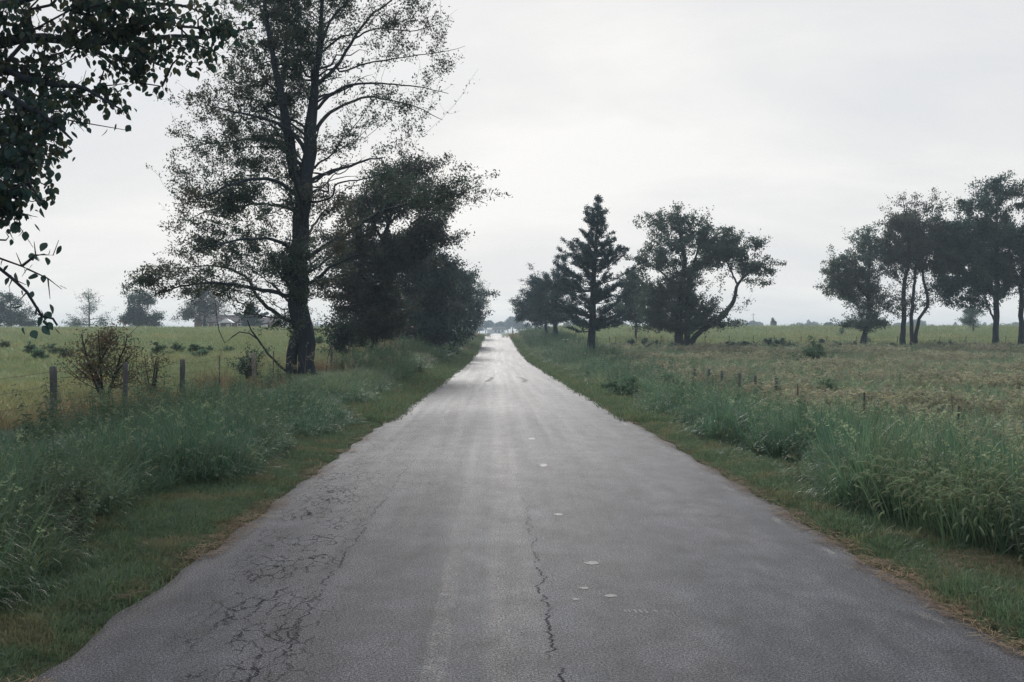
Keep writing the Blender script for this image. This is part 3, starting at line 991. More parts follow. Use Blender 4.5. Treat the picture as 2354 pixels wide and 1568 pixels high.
# ------------------------------------------------------------------ trees
def resample(pts, rad, step):
    """Catmull-Rom through pts, radii interpolated."""
    pts = np.asarray(pts, float)
    rad = np.asarray(rad, float)
    if len(pts) < 3:
        n = max(2, int(np.linalg.norm(pts[-1] - pts[0]) / step) + 1)
        t = np.linspace(0, 1, n)[:, None]
        return pts[0] + (pts[-1] - pts[0]) * t, rad[0] + (rad[-1] - rad[0]) * t[:, 0]
    q = np.concatenate([[2 * pts[0] - pts[1]], pts, [2 * pts[-1] - pts[-2]]])
    out, orad = [], []
    for i in range(len(pts) - 1):
        p0, p1, p2, p3 = q[i:i + 4]
        n = max(1, int(np.linalg.norm(p2 - p1) / step))
        t = (np.arange(n) / n)[:, None]
        out.append(.5 * ((2 * p1) + (-p0 + p2) * t + (2 * p0 - 5 * p1 + 4 * p2 - p3) * t ** 2 + (-p0 + 3 * p1 - 3 * p2 + p3) * t ** 3))
        orad.append(rad[i] + (rad[i + 1] - rad[i]) * t[:, 0])
    out.append(pts[-1:])
    orad.append(rad[-1:])
    return np.concatenate(out), np.concatenate(orad)


class Tubes:
    def __init__(self):
        self.v, self.f, self.n = [], [], 0

    def add(self, pts, rad, sides, knobs=0.0):
        k = len(pts)
        if k < 2:
            return
        d = np.gradient(pts, axis=0)
        d /= np.linalg.norm(d, axis=1)[:, None] + 1e-9
        ref = np.array([1.0, 0.13, 0.07]) if abs(d[0, 0]) < .8 else np.array([0.1, 1.0, 0.1])
        e1 = ref - d * (d @ ref)[:, None]
        e1 /= np.linalg.norm(e1, axis=1)[:, None] + 1e-9
        e2 = np.cross(d, e1)
        a = np.linspace(0, 2 * math.pi, sides, endpoint=False)
        rr = np.repeat(np.asarray(rad)[:, None], sides, 1)
        if knobs:
            ph = rng.uniform(0, 6.28)
            rr = rr * (1 + knobs * np.sin(a[None] * 3 + ph + np.arange(k)[:, None] * .35) + knobs * .7 * np.sin(a[None] * 5 + np.arange(k)[:, None] * .6) + rng.normal(0, knobs * .3, rr.shape))
        v = pts[:, None] + rr[..., None] * (np.cos(a)[None, :, None] * e1[:, None] + np.sin(a)[None, :, None] * e2[:, None])
        self.v.append(v.reshape(-1, 3))
        i = np.arange(sides)
        j = (i + 1) % sides
        base = self.n + np.arange(k - 1)[:, None] * sides
        self.f.append(np.stack([base + i, base + j, base + sides + j, base + sides + i], -1).reshape(-1, 4))
        self.n += k * sides

    def obj(self, name, mat, parent, origin):
        if not self.v:
            return None
        me = mesh_np(name, np.concatenate(self.v) - origin, np.concatenate(self.f), True)
        return link(name, me, parent, mat)


def leaf_quads(c, L, w, droop=0.3, fold=0.25):
    """Kite-shaped leaves at centres c."""
    n = len(c)
    d = rng.normal(0, 1, (n, 3))
    d[:, 2] -= droop
    d /= np.linalg.norm(d, axis=1)[:, None]
    s = np.cross(d, rng.normal(0, 1, (n, 3)))
    s /= np.linalg.norm(s, axis=1)[:, None] + 1e-9
    up = np.cross(d, s)
    L = (np.asarray(L) * rng.uniform(.6, 1.25, n))[:, None]
    v = np.empty((n, 4, 3))
    v[:, 0] = c - d * L * .5
    v[:, 1] = c + s * L * w + up * L * fold * .3
    v[:, 2] = c + d * L * .5
    v[:, 3] = c - s * L * w + up * L * fold * .3
    return v.reshape(-1, 3), np.arange(n * 4).reshape(-1, 4)


def grow(nodes, parent, plen, att, bf, max_edge=1e9):
    """Greedy balanced spanning tree: connects attraction points to the skeleton, favouring short routes to the root."""
    nodes = list(map(np.asarray, nodes))
    parent = list(parent)
    plen = list(plen)
    att = np.asarray(att)
    N = np.array(nodes)
    PL = np.array(plen)
    best = np.full(len(att), 1e9)
    bi = np.zeros(len(att), int)
    for s in range(0, len(att), 400):
        a = att[s:s + 400]
        dd = np.linalg.norm(a[:, None] - N[None], axis=2)
        cost = dd + bf * PL[None]
        j = cost.argmin(1)
        best[s:s + 400] = cost[np.arange(len(a)), j]
        bi[s:s + 400] = j
    alive = best.copy()
    for _ in range(len(att)):
        i = int(alive.argmin())
        p = bi[i]
        if np.linalg.norm(att[i] - nodes[p]) > max_edge:
            alive[i] = 1e12
            best[i] = -1
            continue
        L = plen[p] + float(np.linalg.norm(att[i] - nodes[p]))
        k = len(nodes)
        nodes.append(att[i])
        parent.append(int(p))
        plen.append(L)
        alive[i] = 1e12
        c = np.sqrt(((att - att[i]) ** 2).sum(1)) + bf * L
        m = (c < best) & (alive < 1e11)
        best[m] = c[m]
        alive[m] = c[m]
        bi[m] = k
    return np.array(nodes), np.array(parent)


def crown_points(ells, Y, n, clump):
    """Attraction points: small clumps inside the crown's lobes. Lobes are (x,row,rx,ry,density[,depth offset m[,depth radius factor]])."""
    vol = np.array([e[2] * e[3] * (e[4] if len(e) > 4 else 1) ** .5 for e in ells], float)
    vol /= vol.sum()
    out, dens = [], []
    for e, f in zip(ells, vol):
        k = max(4, int(n * f))
        dy = e[5] if len(e) > 5 else 0
        c = P(e[0], e[1], Y + dy)
        sc = Y / FPX
        df = e[6] if len(e) > 6 else 1.0
        rad = np.array([e[2] * sc, max(e[2], e[3]) * sc * df, e[3] * sc])
        nc = max(3, int(k / 5))
        g = rng.normal(0, 1, (nc, 3))
        g /= np.linalg.norm(g, axis=1)[:, None]
        g *= (rng.uniform(0.05, 1, nc) ** (1 / 2.3))[:, None]
        cc = c + g * rad * .92
        w = rng.choice(nc, k)
        out.append(cc[w] + rng.normal(0, clump, (k, 3)) * np.array([1, 1, .62]) * np.where(rng.uniform(0, 1, (k, 1)) < .16, 1.9, .9))
        dens.append(np.full(k, e[4] if len(e) > 4 else 1.0))
    return np.concatenate(out), np.concatenate(dens)


def tree(name, label, cat, Y, skel, ells, n_att=500, n_leaf=30000, leaf=.15, lw=.26, mats=('bark', 'leaf_dark'), group=None, clump=.35, bf=.35,
         tip=.006, spread=.22, droop=.3, limbs=True, sides=9, min_z=None, jit=.018, down=0.0, patch=.5):
    """skel: polylines of (x,row,radius m[,depth offset m]); the first is the trunk and stands on the ground."""
    bx, by = skel[0][0][0], Y
    X0 = (bx - CX) / FPX * Y
    z0 = float(H(X0, Y))
    root = empty(name, (X0, Y, z0))
    tag(root, label, cat, group)
    org = np.array([X0, Y, z0])
    nodes, parent, plen, rads = [], [], [], []
    polys = []
    for pi, pl in enumerate(skel):
        pts = np.array([P(p[0], p[1], Y) for p in pl])
        for k, p in enumerate(pl):
            if len(p) > 3:
                dy = p[3]
                pts[k] = P(p[0], p[1], Y + dy)
        rr = np.array([p[2] for p in pl], float)
        if pi == 0:
            pts = np.concatenate([[[pts[0, 0], Y, z0 - .35]], [[pts[0, 0], Y, z0 + .25]], pts[1:]]) if pts[1, 2] > z0 + .5 else np.concatenate([[[pts[0, 0], Y, z0 - .35]], pts[1:]])
            rr = np.concatenate([[rr[0] * 1.45], [rr[0] * 1.08], rr[1:]]) if len(pts) == len(rr) + 1 else rr
        step = max(.25, np.linalg.norm(pts[-1] - pts[0]) / 26)
        q, r_ = resample(pts, rr, step)
        j = rng.normal(0, 1, q.shape) * (r_[:, None] * .09 + jit)
        j[0] = 0
        q = q + j
        polys.append((q, r_))
        s = len(nodes)
        for k in range(len(q)):
            if k == 0:
                if s == 0:
                    parent.append(-1)
                    plen.append(0.0)
                else:
                    N = np.array(nodes[:s])
                    b = int(np.argmin(((N - q[0]) ** 2).sum(1)))
                    parent.append(b)
                    plen.append(plen[b] + float(np.linalg.norm(N[b] - q[0])))
            else:
                parent.append(s + k - 1)
                plen.append(plen[-1] + float(np.linalg.norm(q[k] - q[k - 1])))
            nodes.append(q[k])
            rads.append(r_[k])
    att, dens = crown_points(ells, Y, n_att, clump * (1.5 if Y > 50 else 1.0))
    gz = H(att[:, 0], att[:, 1]) + (0.35 if min_z is None else min_z)
    k = att[:, 2] > gz
    att, dens = att[k], dens[k]
    ns = len(nodes)
    # foliage does not grow straight off the foot of the trunk
    usable = np.array(plen) + np.where(np.array([n_[2] for n_ in nodes]) < z0 + .12 * (max(n_[2] for n_ in nodes) - z0), 50, 0)
    N, Pa = grow(nodes, parent, usable, att, bf)
    for _ in range(2):                                   # relax the grown part
        cs = np.zeros_like(N)
        cnt = np.zeros(len(N))
        np.add.at(cs, Pa[1:], N[1:])
        np.add.at(cnt, Pa[1:], 1)
        m = (cnt > 0) & (np.arange(len(N)) >= ns)
        N[m] = .5 * N[m] + .25 * N[Pa[m]] + .25 * cs[m] / cnt[m][:, None]
    pw = 2.3
    acc = np.zeros(len(N))
    for i in range(len(N) - 1, ns - 1, -1):
        if acc[i] == 0:
            acc[i] = tip ** pw
        acc[Pa[i]] += acc[i]
    rad = np.maximum(acc, tip ** pw) ** (1 / pw)
    rad[:ns] = rads
    for i in range(ns, len(N)):
        rad[i] = min(rad[i], rad[Pa[i]] * .8)
    rad = np.maximum(rad, tip * .8)
    bark = M[mats[0]]
    for pi, (q, r_) in enumerate(polys):                 # trunk and limbs
        tb = Tubes()
        if pi > 0:
            b = parent[sum(len(p[0]) for p in polys[:pi])]
            q = np.concatenate([[nodes[b]], q])
            r_ = np.concatenate([[r_[0]], r_])
        tb.add(q, r_, sides if r_.max() > .06 else 6, .07 if r_.max() > .1 else .03)
        if pi == 0:
            tr = tb.obj('trunk', bark, root, org)
        elif limbs:
            tb.obj('limb', bark, root, org)
        else:
            if pi == 1:
                tw0 = Tubes()
            tw0.v.append(tb.v[0])
            tw0.f.append(tb.f[0] + tw0.n)
            tw0.n += tb.n
    if len(polys) > 1 and not limbs:
        tw0.obj('limbs', bark, root, org)
    tb = Tubes()
    kids = [[] for _ in range(len(N))]
    for i in range(ns, len(N)):
        kids[Pa[i]].append(i)
    starts = [(i, c) for i in range(ns) for c in kids[i]]
    while starts:
        p, c = starts.pop()
        ch = [p, c]
        while kids[ch[-1]]:
            ks = sorted(kids[ch[-1]], key=lambda x: -rad[x])
            starts += [(ch[-1], x) for x in ks[1:]]
            ch.append(ks[0])
        q = N[ch]
        r_ = rad[ch].copy()
        r_[0] = min(r_[0], r_[1] * 1.25)
        r_[-1] *= .5
        el = np.linalg.norm(np.diff(q, axis=0), axis=1)
        if el.max() > .5 and Y < 130:
            q0, q1 = q[0].copy(), q[-1].copy()
            q, r_ = resample(q, r_, .3)
            q[1:-1] += rng.normal(0, .02, q[1:-1].shape)
        tb.add(q, r_, 5 if r_[1] > .04 else 3)
    o = tb.obj('twigs', M['twig'], root, org)
    if o:
        o['kind'] = 'stuff'
    # leaves along the grown twigs
    grown = np.arange(ns, len(N))
    wgt = dens.copy()
    order = np.arange(len(grown))
    pr = wgt / wgt.sum()
    # attraction points were added in growth order, not list order: recover densities by position
    if dens.max() - dens.min() > 1e-6:
        ga = N[grown]
        dl = np.empty(len(ga))
        for s in range(0, len(ga), 500):
            dl[s:s + 500] = dens[((ga[s:s + 500, None] - att[None]) ** 2).sum(2).argmin(1)]
        pr = dl / dl.sum()
    else:
        pr = np.full(len(grown), 1 / len(grown))
    if 50 < Y < 150:
        leaf = leaf * 1.3
    g_ = N[grown]
    lam = (2.3 if Y < 50 else 1.7)
    nz = lown(g_[:, 0] + 3 * np.sin(g_[:, 1] * .7), g_[:, 2] * 1.25 + g_[:, 1] * .6, lam, Y * .37) + .45 * lown(g_[:, 1] + g_[:, 0] * .5, g_[:, 2] * 1.4, lam * 2.3, Y)
    pr = pr * np.clip(patch + nz, .06, 1.2) ** 1.1
    pr = pr / pr.sum()
    n_leaf = int(n_leaf * (1.05 if 50 < Y < 150 else 1.0))
    if 50 < Y < 150:
        spread = spread * 1.0
    pick = rng.choice(grown, n_leaf, p=pr)
    t = rng.uniform(0, 1, n_leaf)[:, None]
    seg = N[Pa[pick]] - N[pick]
    sl = np.linalg.norm(seg, axis=1)[:, None] + 1e-9
    c = N[pick] + seg * t * np.minimum(1, .7 / sl) + rng.normal(0, spread, (n_leaf, 3)) * np.array([1, 1, .7])
    c[:, 2] -= down * rng.uniform(0, 1, n_leaf)
    k = c[:, 2] > H(c[:, 0], c[:, 1]) + .05
    c = c[k]
    v, f = leaf_quads(c, np.full(len(c), leaf), lw, droop)
    me = mesh_np('crown', v - org, f)
    o = link('crown', me, root, M[mats[1]])
    o['kind'] = 'stuff'
    return root


def conifer(name, label, Y, base, top, prof, n_br, n_leaf, leaf=.16, r0=.3, bare=.0, group=None, seed=1, rise=.35, lean=0.0):
    """Cedar: straight trunk, tiers of ragged branches. prof: [(height fraction, half width m)]."""
    r = np.random.default_rng(seed)
    X0 = (base[0] - CX) / FPX * Y
    z0 = float(H(X0, Y))
    tip = P(top[0], top[1], Y)
    hgt = tip[2] - z0
    root = empty(name, (X0, Y, z0))
    tag(root, label, 'tree', group)
    org = np.array([X0, Y, z0])
    hs = np.linspace(-.3 / hgt, 1, 24)
    tx = np.stack([X0 + (tip[0] - X0) * np.clip(hs, 0, 1) + .05 * np.sin(hs * 9), np.full(24, Y) + .05 * np.cos(hs * 8), z0 + hs * hgt], 1)
    rr = r0 * np.clip(1.05 - hs, .03, None) ** .9
    rr[:3] *= (1.35, 1.15, 1.03)
    tb = Tubes()
    tb.add(tx, rr, 9, .06)
    tb.obj('trunk', M['bark'], root, org)
    br = Tubes()
    cs = []
    big = 0
    for i in range(n_br):
        f = bare + (1 - bare) * r.uniform(0, 1) ** .95
        Lm = np.interp(f, [p[0] for p in prof], [p[1] for p in prof])
        a = r.uniform(0, 2 * math.pi)
        L = Lm * .92 * r.uniform(.3, 1.2) * (1 + .28 * math.sin(2 * a + f * 11 + seed)) + .08
        p0 = np.array([np.interp(f, hs, tx[:, 0]), np.interp(f, hs, tx[:, 1]), z0 + f * hgt])
        k = 6
        t = np.linspace(0, 1, k)
        up = rise * r.uniform(.5, 1.5) * (0.5 + f)
        pts = p0 + np.stack([np.cos(a) * L * t + r.normal(0, .03, k), np.sin(a) * L * t + r.normal(0, .03, k), L * up * t ** 1.4 - .06 * L * np.sin(t * 3)], 1)
        rb = max(.012, .035 * L / 3 + .05 * (1 - f) * r0)
        rad_ = rb * (1.1 - t)
        br.add(pts, rad_, 4)
        nl = int(n_leaf / n_br * (L / np.mean([p[1] for p in prof])) * 1.0)
        tt = r.uniform(.12, 1.05, nl) ** .6
        c = np.stack([np.interp(tt, t, pts[:, q]) for q in range(3)], 1)
        # sprays: displaced sideways and a little up from the branch, in bunches
        nb = max(4, int(L * 5.5))
        bt = np.sort(r.uniform(.2, 1.0, nb))
        bo = r.normal(0, 1, (nb, 3)) * np.array([.24, .24, .15]) * (.30 + .22 * L)
        w = np.abs(tt[:, None] - bt[None]).argmin(1)
        c = c + bo[w] * np.clip(1.1 - tt, .3, 1)[:, None] + r.normal(0, .085, (nl, 3)) * np.array([1, 1, .8]) + np.array([0, 0, .1]) * r.uniform(0, 1, (nl, 1))
        cs.append(c)
    o = br.obj('twigs', M['bark'], root, org)
    o['kind'] = 'stuff'
    c = np.concatenate(cs)
    k = c[:, 2] > H(c[:, 0], c[:, 1]) + .3
    c = c[k]
    v, f = leaf_quads(c, np.full(len(c), leaf), .22, -.5)
    o = link('crown', mesh_np('crown', v - org, f), root, M['leaf_cedar'])
    o['kind'] = 'stuff'
    return root


# --- the big roadside tree on the left
HY = 38
hero_skel = [
    [(701, 868, .30), (703, 830, .29), (703, 795, .31), (697, 765, .38), (691, 700, .38), (690, 600, .345), (696, 500, .315), (705, 400, .275), (712, 300, .23), (718, 240, .18), (726, 160, .125), (736, 60, .085), (744, -60, .06), (748, -190, .03)],
    [(694, 755, .28), (678, 790, .24), (669, 815, .215), (671, 845, .21), (670, 880, .24)],
    [(686, 440, .22), (670, 360, .20), (656, 275, .17, -.5), (640, 190, .13, -1), (622, 100, .09, -1.4), (606, -10, .06, -1.8), (596, -110, .03, -2)],
    [(716, 310, .11), (746, 270, .10, .4), (775, 250, .08, .8), (842, 223, .06, 1.2), (892, 230, .045, 1.5), (958, 247, .03, 1.6), (1018, 277, .014, 1.6)],
    [(722, 255, .09), (775, 207, .075, -.6), (825, 193, .06, -1), (875, 192, .045, -1.2), (958, 200, .03, -1.4), (1030, 215, .014, -1.4)],
    [(724, 200, .11), (745, 180, .10, .3), (772, 157, .09, .5), (812, 90, .075, .9), (858, 33, .06, 1.2), (902, 0, .045, 1.3), (965, -60, .02, 1.4)],
    [(722, 205, .08), (742, 100, .07, -.7), (758, 50, .06, -1), (792, 10, .05, -1.2), (830, -70, .025, -1.6)],
    [(780, 165, .05, .5), (858, 143, .04, .0), (925, 133, .03, -.4), (1010, 120, .018, -.8), (1068, 108, .008, -.9)],
    [(812, 90, .05, .9), (865, 67, .04, 1.6), (958, 70, .028, 2.2), (1030, 48, .012, 2.6)],
    [(708, 420, .10), (750, 398, .09, .5), (792, 386, .08, .9), (835, 370, .06, 1.3), (880, 363, .03, 1.6)],
    [(698, 600, .13), (744, 567, .11, .6), (807, 533, .09, 1.0), (869, 489, .07, 1.4), (932, 470, .055, 1.6), (995, 445, .035, 1.8), (1055, 448, .02, 1.8), (1120, 470, .008, 1.8)],
    [(696, 660, .10), (735, 636, .085, -.8), (763, 611, .07, -1.4), (820, 588, .04, -2.2)],
    [(684, 690, .13), (640, 674, .115, -.4), (617, 668, .105, -.7), (567, 661, .09, -1), (500, 651, .07, -1.3), (433, 655, .05, -1.5), (383, 668, .03, -1.7), (330, 690, .012, -1.8)],
    [(684, 752, .12), (655, 733, .115, .5), (617, 708, .105, 1.0), (587, 675, .09, 1.4), (573, 645, .08, 1.6), (533, 621, .06, 1.8), (483, 611, .04, 2.0), (410, 617, .015, 2.2)],
    [(664, 858, .06), (640, 838, .06, -.3), (617, 815, .055, -.5), (590, 778, .05, -.7), (577, 758, .04, -.8), (568, 735, .02, -.9)],
    [(592, 780, .035, -.7), (574, 766, .035, -.8), (550, 762, .03, -1.0), (533, 776, .03, -1.1), (517, 788, .025, -1.1), (503, 762, .022, -1.2), (497, 720, .015, -1.2), (493, 686, .008, -1.2)],
    [(704, 868, .03, -.4), (714, 840, .03, -.5), (722, 800, .025, -.5), (721, 765, .02, -.5), (716, 740, .012, -.4)],
    [(748, 866, .022, -1), (754, 822, .02, -1), (762, 792, .016, -1), (778, 762, .01, -1)],
    [(700, 350, .12), (680, 315, .11, -.5), (652, 290, .09, -.9), (605, 273, .07, -1.3), (559, 263, .05, -1.6), (519, 253, .035, -1.8), (462, 240, .012, -2)],
    [(656, 270, .07, -.5), (625, 200, .06, -.2), (579, 187, .04, .3), (515, 193, .015, .8)],
    [(694, 385, .11), (665, 350, .10, .6), (639, 330, .09, 1.0), (592, 320, .07, 1.5), (525, 327, .045, 1.9), (459, 333, .03, 2.2), (395, 345, .01, 2.4)],
    [(690, 460, .11), (649, 423, .10, -1), (599, 410, .08, -1.8), (542, 420, .06, -2.4), (492, 443, .04, -2.8), (425, 472, .012, -3)],
    [(690, 490, .10), (640, 472, .085, .8), (579, 470, .07, 1.4), (542, 476, .05, 1.8), (475, 486, .035, 2.1), (400, 522, .012, 2.4)],
    [(688, 590, .10), (650, 560, .09, -1.2), (600, 548, .07, -2.2), (530, 556, .05, -2.8), (450, 575, .02, -3.2)],
    [(696, 520, .10), (690, 470, .09, -1.8), (680, 420, .07, -3.2), (672, 370, .04, -4.6)],
    [(704, 430, .10), (715, 380, .08, 1.8), (725, 330, .06, 3.2), (735, 280, .03, 4.6)],
    [(696, 560, .09), (720, 520, .07, 2.0), (750, 480, .04, 3.6)],
]
hero_ells = [
    (420, 640, 120, 40, .9, -.5), (350, 650, 60, 35, .9, -1.5), (520, 575, 130, 55, .8), (470, 490, 110, 55, .8), (440, 420, 70, 45, .45), (560, 440, 100, 60, .8), (440, 330, 70, 45, .5), (540, 345, 110, 50, .8),
    (520, 250, 110, 50, .65), (590, 170, 110, 70, .9), (640, 60, 120, 90, 1.1), (600, -60, 160, 90, 1.0), (730, -40, 120, 90, 1.0), (560, 690, 70, 30, .5), (640, 640, 60, 70, .9),
    (700, 600, 55, 120, .8, -.8), (650, 740, 45, 35, .7, -.3), (710, 740, 30, 50, .7, -.8), (640, 330, 70, 110, .9), (700, 120, 70, 130, .9), (760, 330, 70, 50, .45), (760, 470, 70, 60, .7), (770, 600, 60, 70, .8),
    (840, 60, 90, 70, .5), (930, 20, 90, 70, .42), (990, 60, 60, 70, .36), (1010, 150, 50, 70, .34), (980, 215, 60, 50, .36), (880, 230, 70, 45, .38), (960, 270, 70, 40, .3), (830, 290, 70, 45, .42), (830, 200, 60, 50, .36),
    (900, 110, 80, 60, .36), (920, 340, 70, 35, .32), (1035, 395, 50, 45, .7), (1085, 435, 50, 36, .8), (980, 430, 80, 55, .7), (1040, 460, 50, 25, .6), (870, 420, 70, 50, .6), (560, 745, 60, 20, .16), (860, -90, 120, 60, .5),
    (500, 420, 130, 80, .4), (560, 600, 120, 90, .4), (600, 260, 90, 100, .5), (690, 480, 60, 120, .6), (600, 480, 90, 70, .5), (650, 180, 90, 110, .6), (470, 640, 120, 40, .5),
]
for _k in range(17):                                   # more slender limbs fanning up and out, all round the trunk
    _sd = 1 if _k % 3 else -1
    _r0 = rng.uniform(120, 470)
    _x0 = np.interp(_r0, [60, 160, 300, 400, 500], [736, 726, 712, 705, 696])
    _L = rng.uniform(120, 270) * (.65 if _r0 < 220 else 1)
    _a = R(rng.uniform(28, 62))
    _dy = rng.uniform(-4.5, 4.5)
    _cv = rng.uniform(.1, .8)
    hero_skel.append([(_x0 + _sd * _L * t_ * math.cos(_a * (1 - _cv * t_)) + (rng.normal(0, 9) if t_ > 0 else 0), _r0 - _L * t_ * math.sin(_a * (1 - _cv * t_)) * .95 + (rng.normal(0, 8) if t_ > 0 else 0), .07 * (1 - .9 * t_), _dy * t_ + (rng.normal(0, .25) if t_ > 0 else 0)) for t_ in (0, .2, .4, .6, .8, 1)])
for _i in range(1, len(hero_skel)):
    if _i > 2:
        hero_skel[_i] = [(p_[0], p_[1], p_[2] * .72) + tuple(p_[3:]) for p_ in hero_skel[_i]]
tree('roadside_tree', 'tallest tree, thick dark double trunk and sparse rusty crown, rooted beside the left fence', 'tree', HY, hero_skel, hero_ells, 5400, 110000, .12, .22,
     ('bark', 'leaf_hero'), None, .34, .42, .006, .115, .25, True, 12, None, .012)

# --- trees along the left fence beyond it
tree('rusty_tree', 'reddish brown bushy tree right behind the tall double-trunked one', 'tree', 58,
     [[(862, 800, .22), (858, 740, .21), (864, 660, .18), (880, 560, .14), (905, 470, .09), (930, 390, .04)],
      [(862, 690, .11), (830, 630, .09, -.8), (800, 570, .05, -1.5)], [(868, 620, .10), (910, 570, .08, .8), (960, 530, .04, 1.6)], [(880, 560, .08), (850, 490, .06, -1), (840, 430, .03, -1.4)], [(890, 520, .07), (950, 460, .05, 1.2), (990, 420, .03, 2)]],
     [(935, 410, 75, 55, .8), (975, 460, 60, 45, .8), (860, 470, 75, 70, .8), (960, 540, 70, 70, 1), (800, 560, 70, 70, .8), (880, 590, 90, 80, 1), (800, 660, 60, 70, .9), (880, 700, 80, 70, 1), (1000, 500, 40, 35, .6), (780, 730, 40, 35, .5), (820, 760, 60, 25, .6)],
     1300, 80000, .13, .26, ('bark', 'leaf_rusty'), None, .32, .35, .006, .22, patch=.75)
LF = 'dense trees along the left fence'
tree('fence_line_tree', 'broad dark bushy tree leafed to the ground, beside rusty tree', 'tree', 82,
     [[(955, 800, .22), (955, 740, .2), (960, 680, .13), (965, 610, .05)], [(958, 730, .1), (920, 690, .07, -1), (890, 650, .03, -2)], [(960, 700, .1), (1000, 670, .07, -1), (1030, 650, .03, -1)]],
     [(985, 590, 50, 45), (1020, 635, 40, 40), (940, 620, 60, 50), (965, 640, 65, 50), (900, 690, 60, 70), (860, 730, 60, 50, .8), (930, 780, 110, 22, .8), (1020, 765, 60, 24, .8), (1000, 680, 55, 60), (950, 740, 90, 50), (880, 750, 60, 45), (1010, 740, 50, 45)], 800, 56000, .17, .28, ('bark', 'leaf_dense'), LF, .4, .35, .008, .28, patch=.9)
tree('fence_line_tree', 'dark round tree in the middle of the fence row, overlapping the broad bushy one', 'tree', 104,
     [[(1000, 790, .22), (1003, 720, .18), (1008, 650, .07), (1010, 610, .03)], [(1003, 720, .1), (1040, 680, .05, -1)]],
     [(1045, 645, 34, 32), (1010, 640, 45, 42), (1040, 690, 38, 50), (985, 690, 45, 55), (1025, 735, 45, 40)], 640, 44000, .19, .28, ('bark', 'leaf_dense'), LF, .45, .35, .009, .32, patch=.9)
tree('fence_line_tree', 'dark tree with an olive flank leaning towards the road crest', 'tree', 132,
     [[(1046, 785, .2), (1050, 730, .16), (1060, 670, .06), (1062, 640, .03)], [(1050, 730, .09), (1080, 700, .05, -1)]],
     [(1058, 655, 28, 30), (1078, 700, 24, 40), (1045, 700, 30, 45), (1075, 735, 25, 22)], 460, 28000, .22, .28, ('bark', 'leaf_dense'), LF, .45, .35, .01, .32)
tree('fence_line_tree', 'small sparse pale tree at the road end of the left tree row', 'tree', 168,
     [[(1082, 775, .14), (1088, 735, .11), (1096, 690, .06), (1102, 645, .02)], [(1088, 735, .07), (1108, 700, .04, -1), (1115, 670, .02, -1)]],
     [(1102, 655, 14, 18, .5), (1110, 680, 12, 22, .6), (1095, 690, 16, 26, .8), (1085, 725, 16, 20, 1)], 260, 6500, .2, .28, ('bark', 'leaf_soft'), LF, .4, .4, .012, .3)

# --- cedars on the right
CG = 'cedars beside the right verge'
conifer('cedar_tree', 'tall ragged cedar with bare trunk foot and pointed top right of the road', 80, (1356, 811), (1374, 452),
        [(0, 0), (.14, .5), (.17, 2.4), (.27, 3.1), (.45, 3.2), (.58, 2.9), (.70, 1.9), (.80, 1.35), (.9, .62), (.96, .28), (1, .04)], 230, 66000, .14, .34, .16, CG, 3)
tree('cedar_tree', 'dark dense rounded cedar standing behind and left of the tall ragged one', 'tree', 122,
     [[(1275, 779, .28), (1276, 740, .24), (1279, 690, .16), (1283, 620, .06), (1285, 590, .02)], [(1276, 735, .1), (1310, 700, .06, -1), (1325, 680, .03, -1.4)], [(1276, 730, .1), (1245, 700, .06, 1), (1225, 680, .03, 1.4)]],
     [(1275, 645, 38, 38), (1300, 690, 40, 48), (1250, 690, 42, 42), (1270, 730, 58, 22), (1284, 612, 16, 24, .8), (1310, 650, 22, 26, .8), (1235, 655, 22, 22, .8)], 620, 46000, .15, .2, ('bark', 'leaf_cedar'), CG, .36, .4, .009, .2, -.6)
tree('cedar_tree', 'lowest broad cedar nearest the road crest on the right', 'tree', 140,
     [[(1255, 775, .26), (1254, 745, .22), (1246, 700, .14), (1240, 645, .04)], [(1252, 735, .1), (1215, 710, .06, -1), (1190, 692, .02, -1.4)], [(1250, 720, .08), (1275, 700, .05, 1)]],
     [(1238, 680, 32, 32), (1212, 706, 32, 26), (1250, 722, 42, 24), (1240, 648, 16, 18, .8), (1192, 692, 16, 14, .6), (1200, 728, 20, 14, .8)], 520, 36000, .17, .2, ('bark', 'leaf_cedar'), CG, .4, .4, .01, .24, -.6)
tree('slim_tree', 'slim-stemmed leafy tree squeezed between the tall cedar and the forked tree', 'tree', 128,
     [[(1461, 772, .14), (1461, 735, .13), (1458, 690, .09), (1455, 630, .03)]],
     [(1452, 650, 32, 35), (1468, 690, 34, 40), (1440, 700, 32, 40), (1475, 725, 30, 18)], 380, 20000, .22, .28, ('bark', 'leaf_dark'), None, .4, .35, .01, .3)

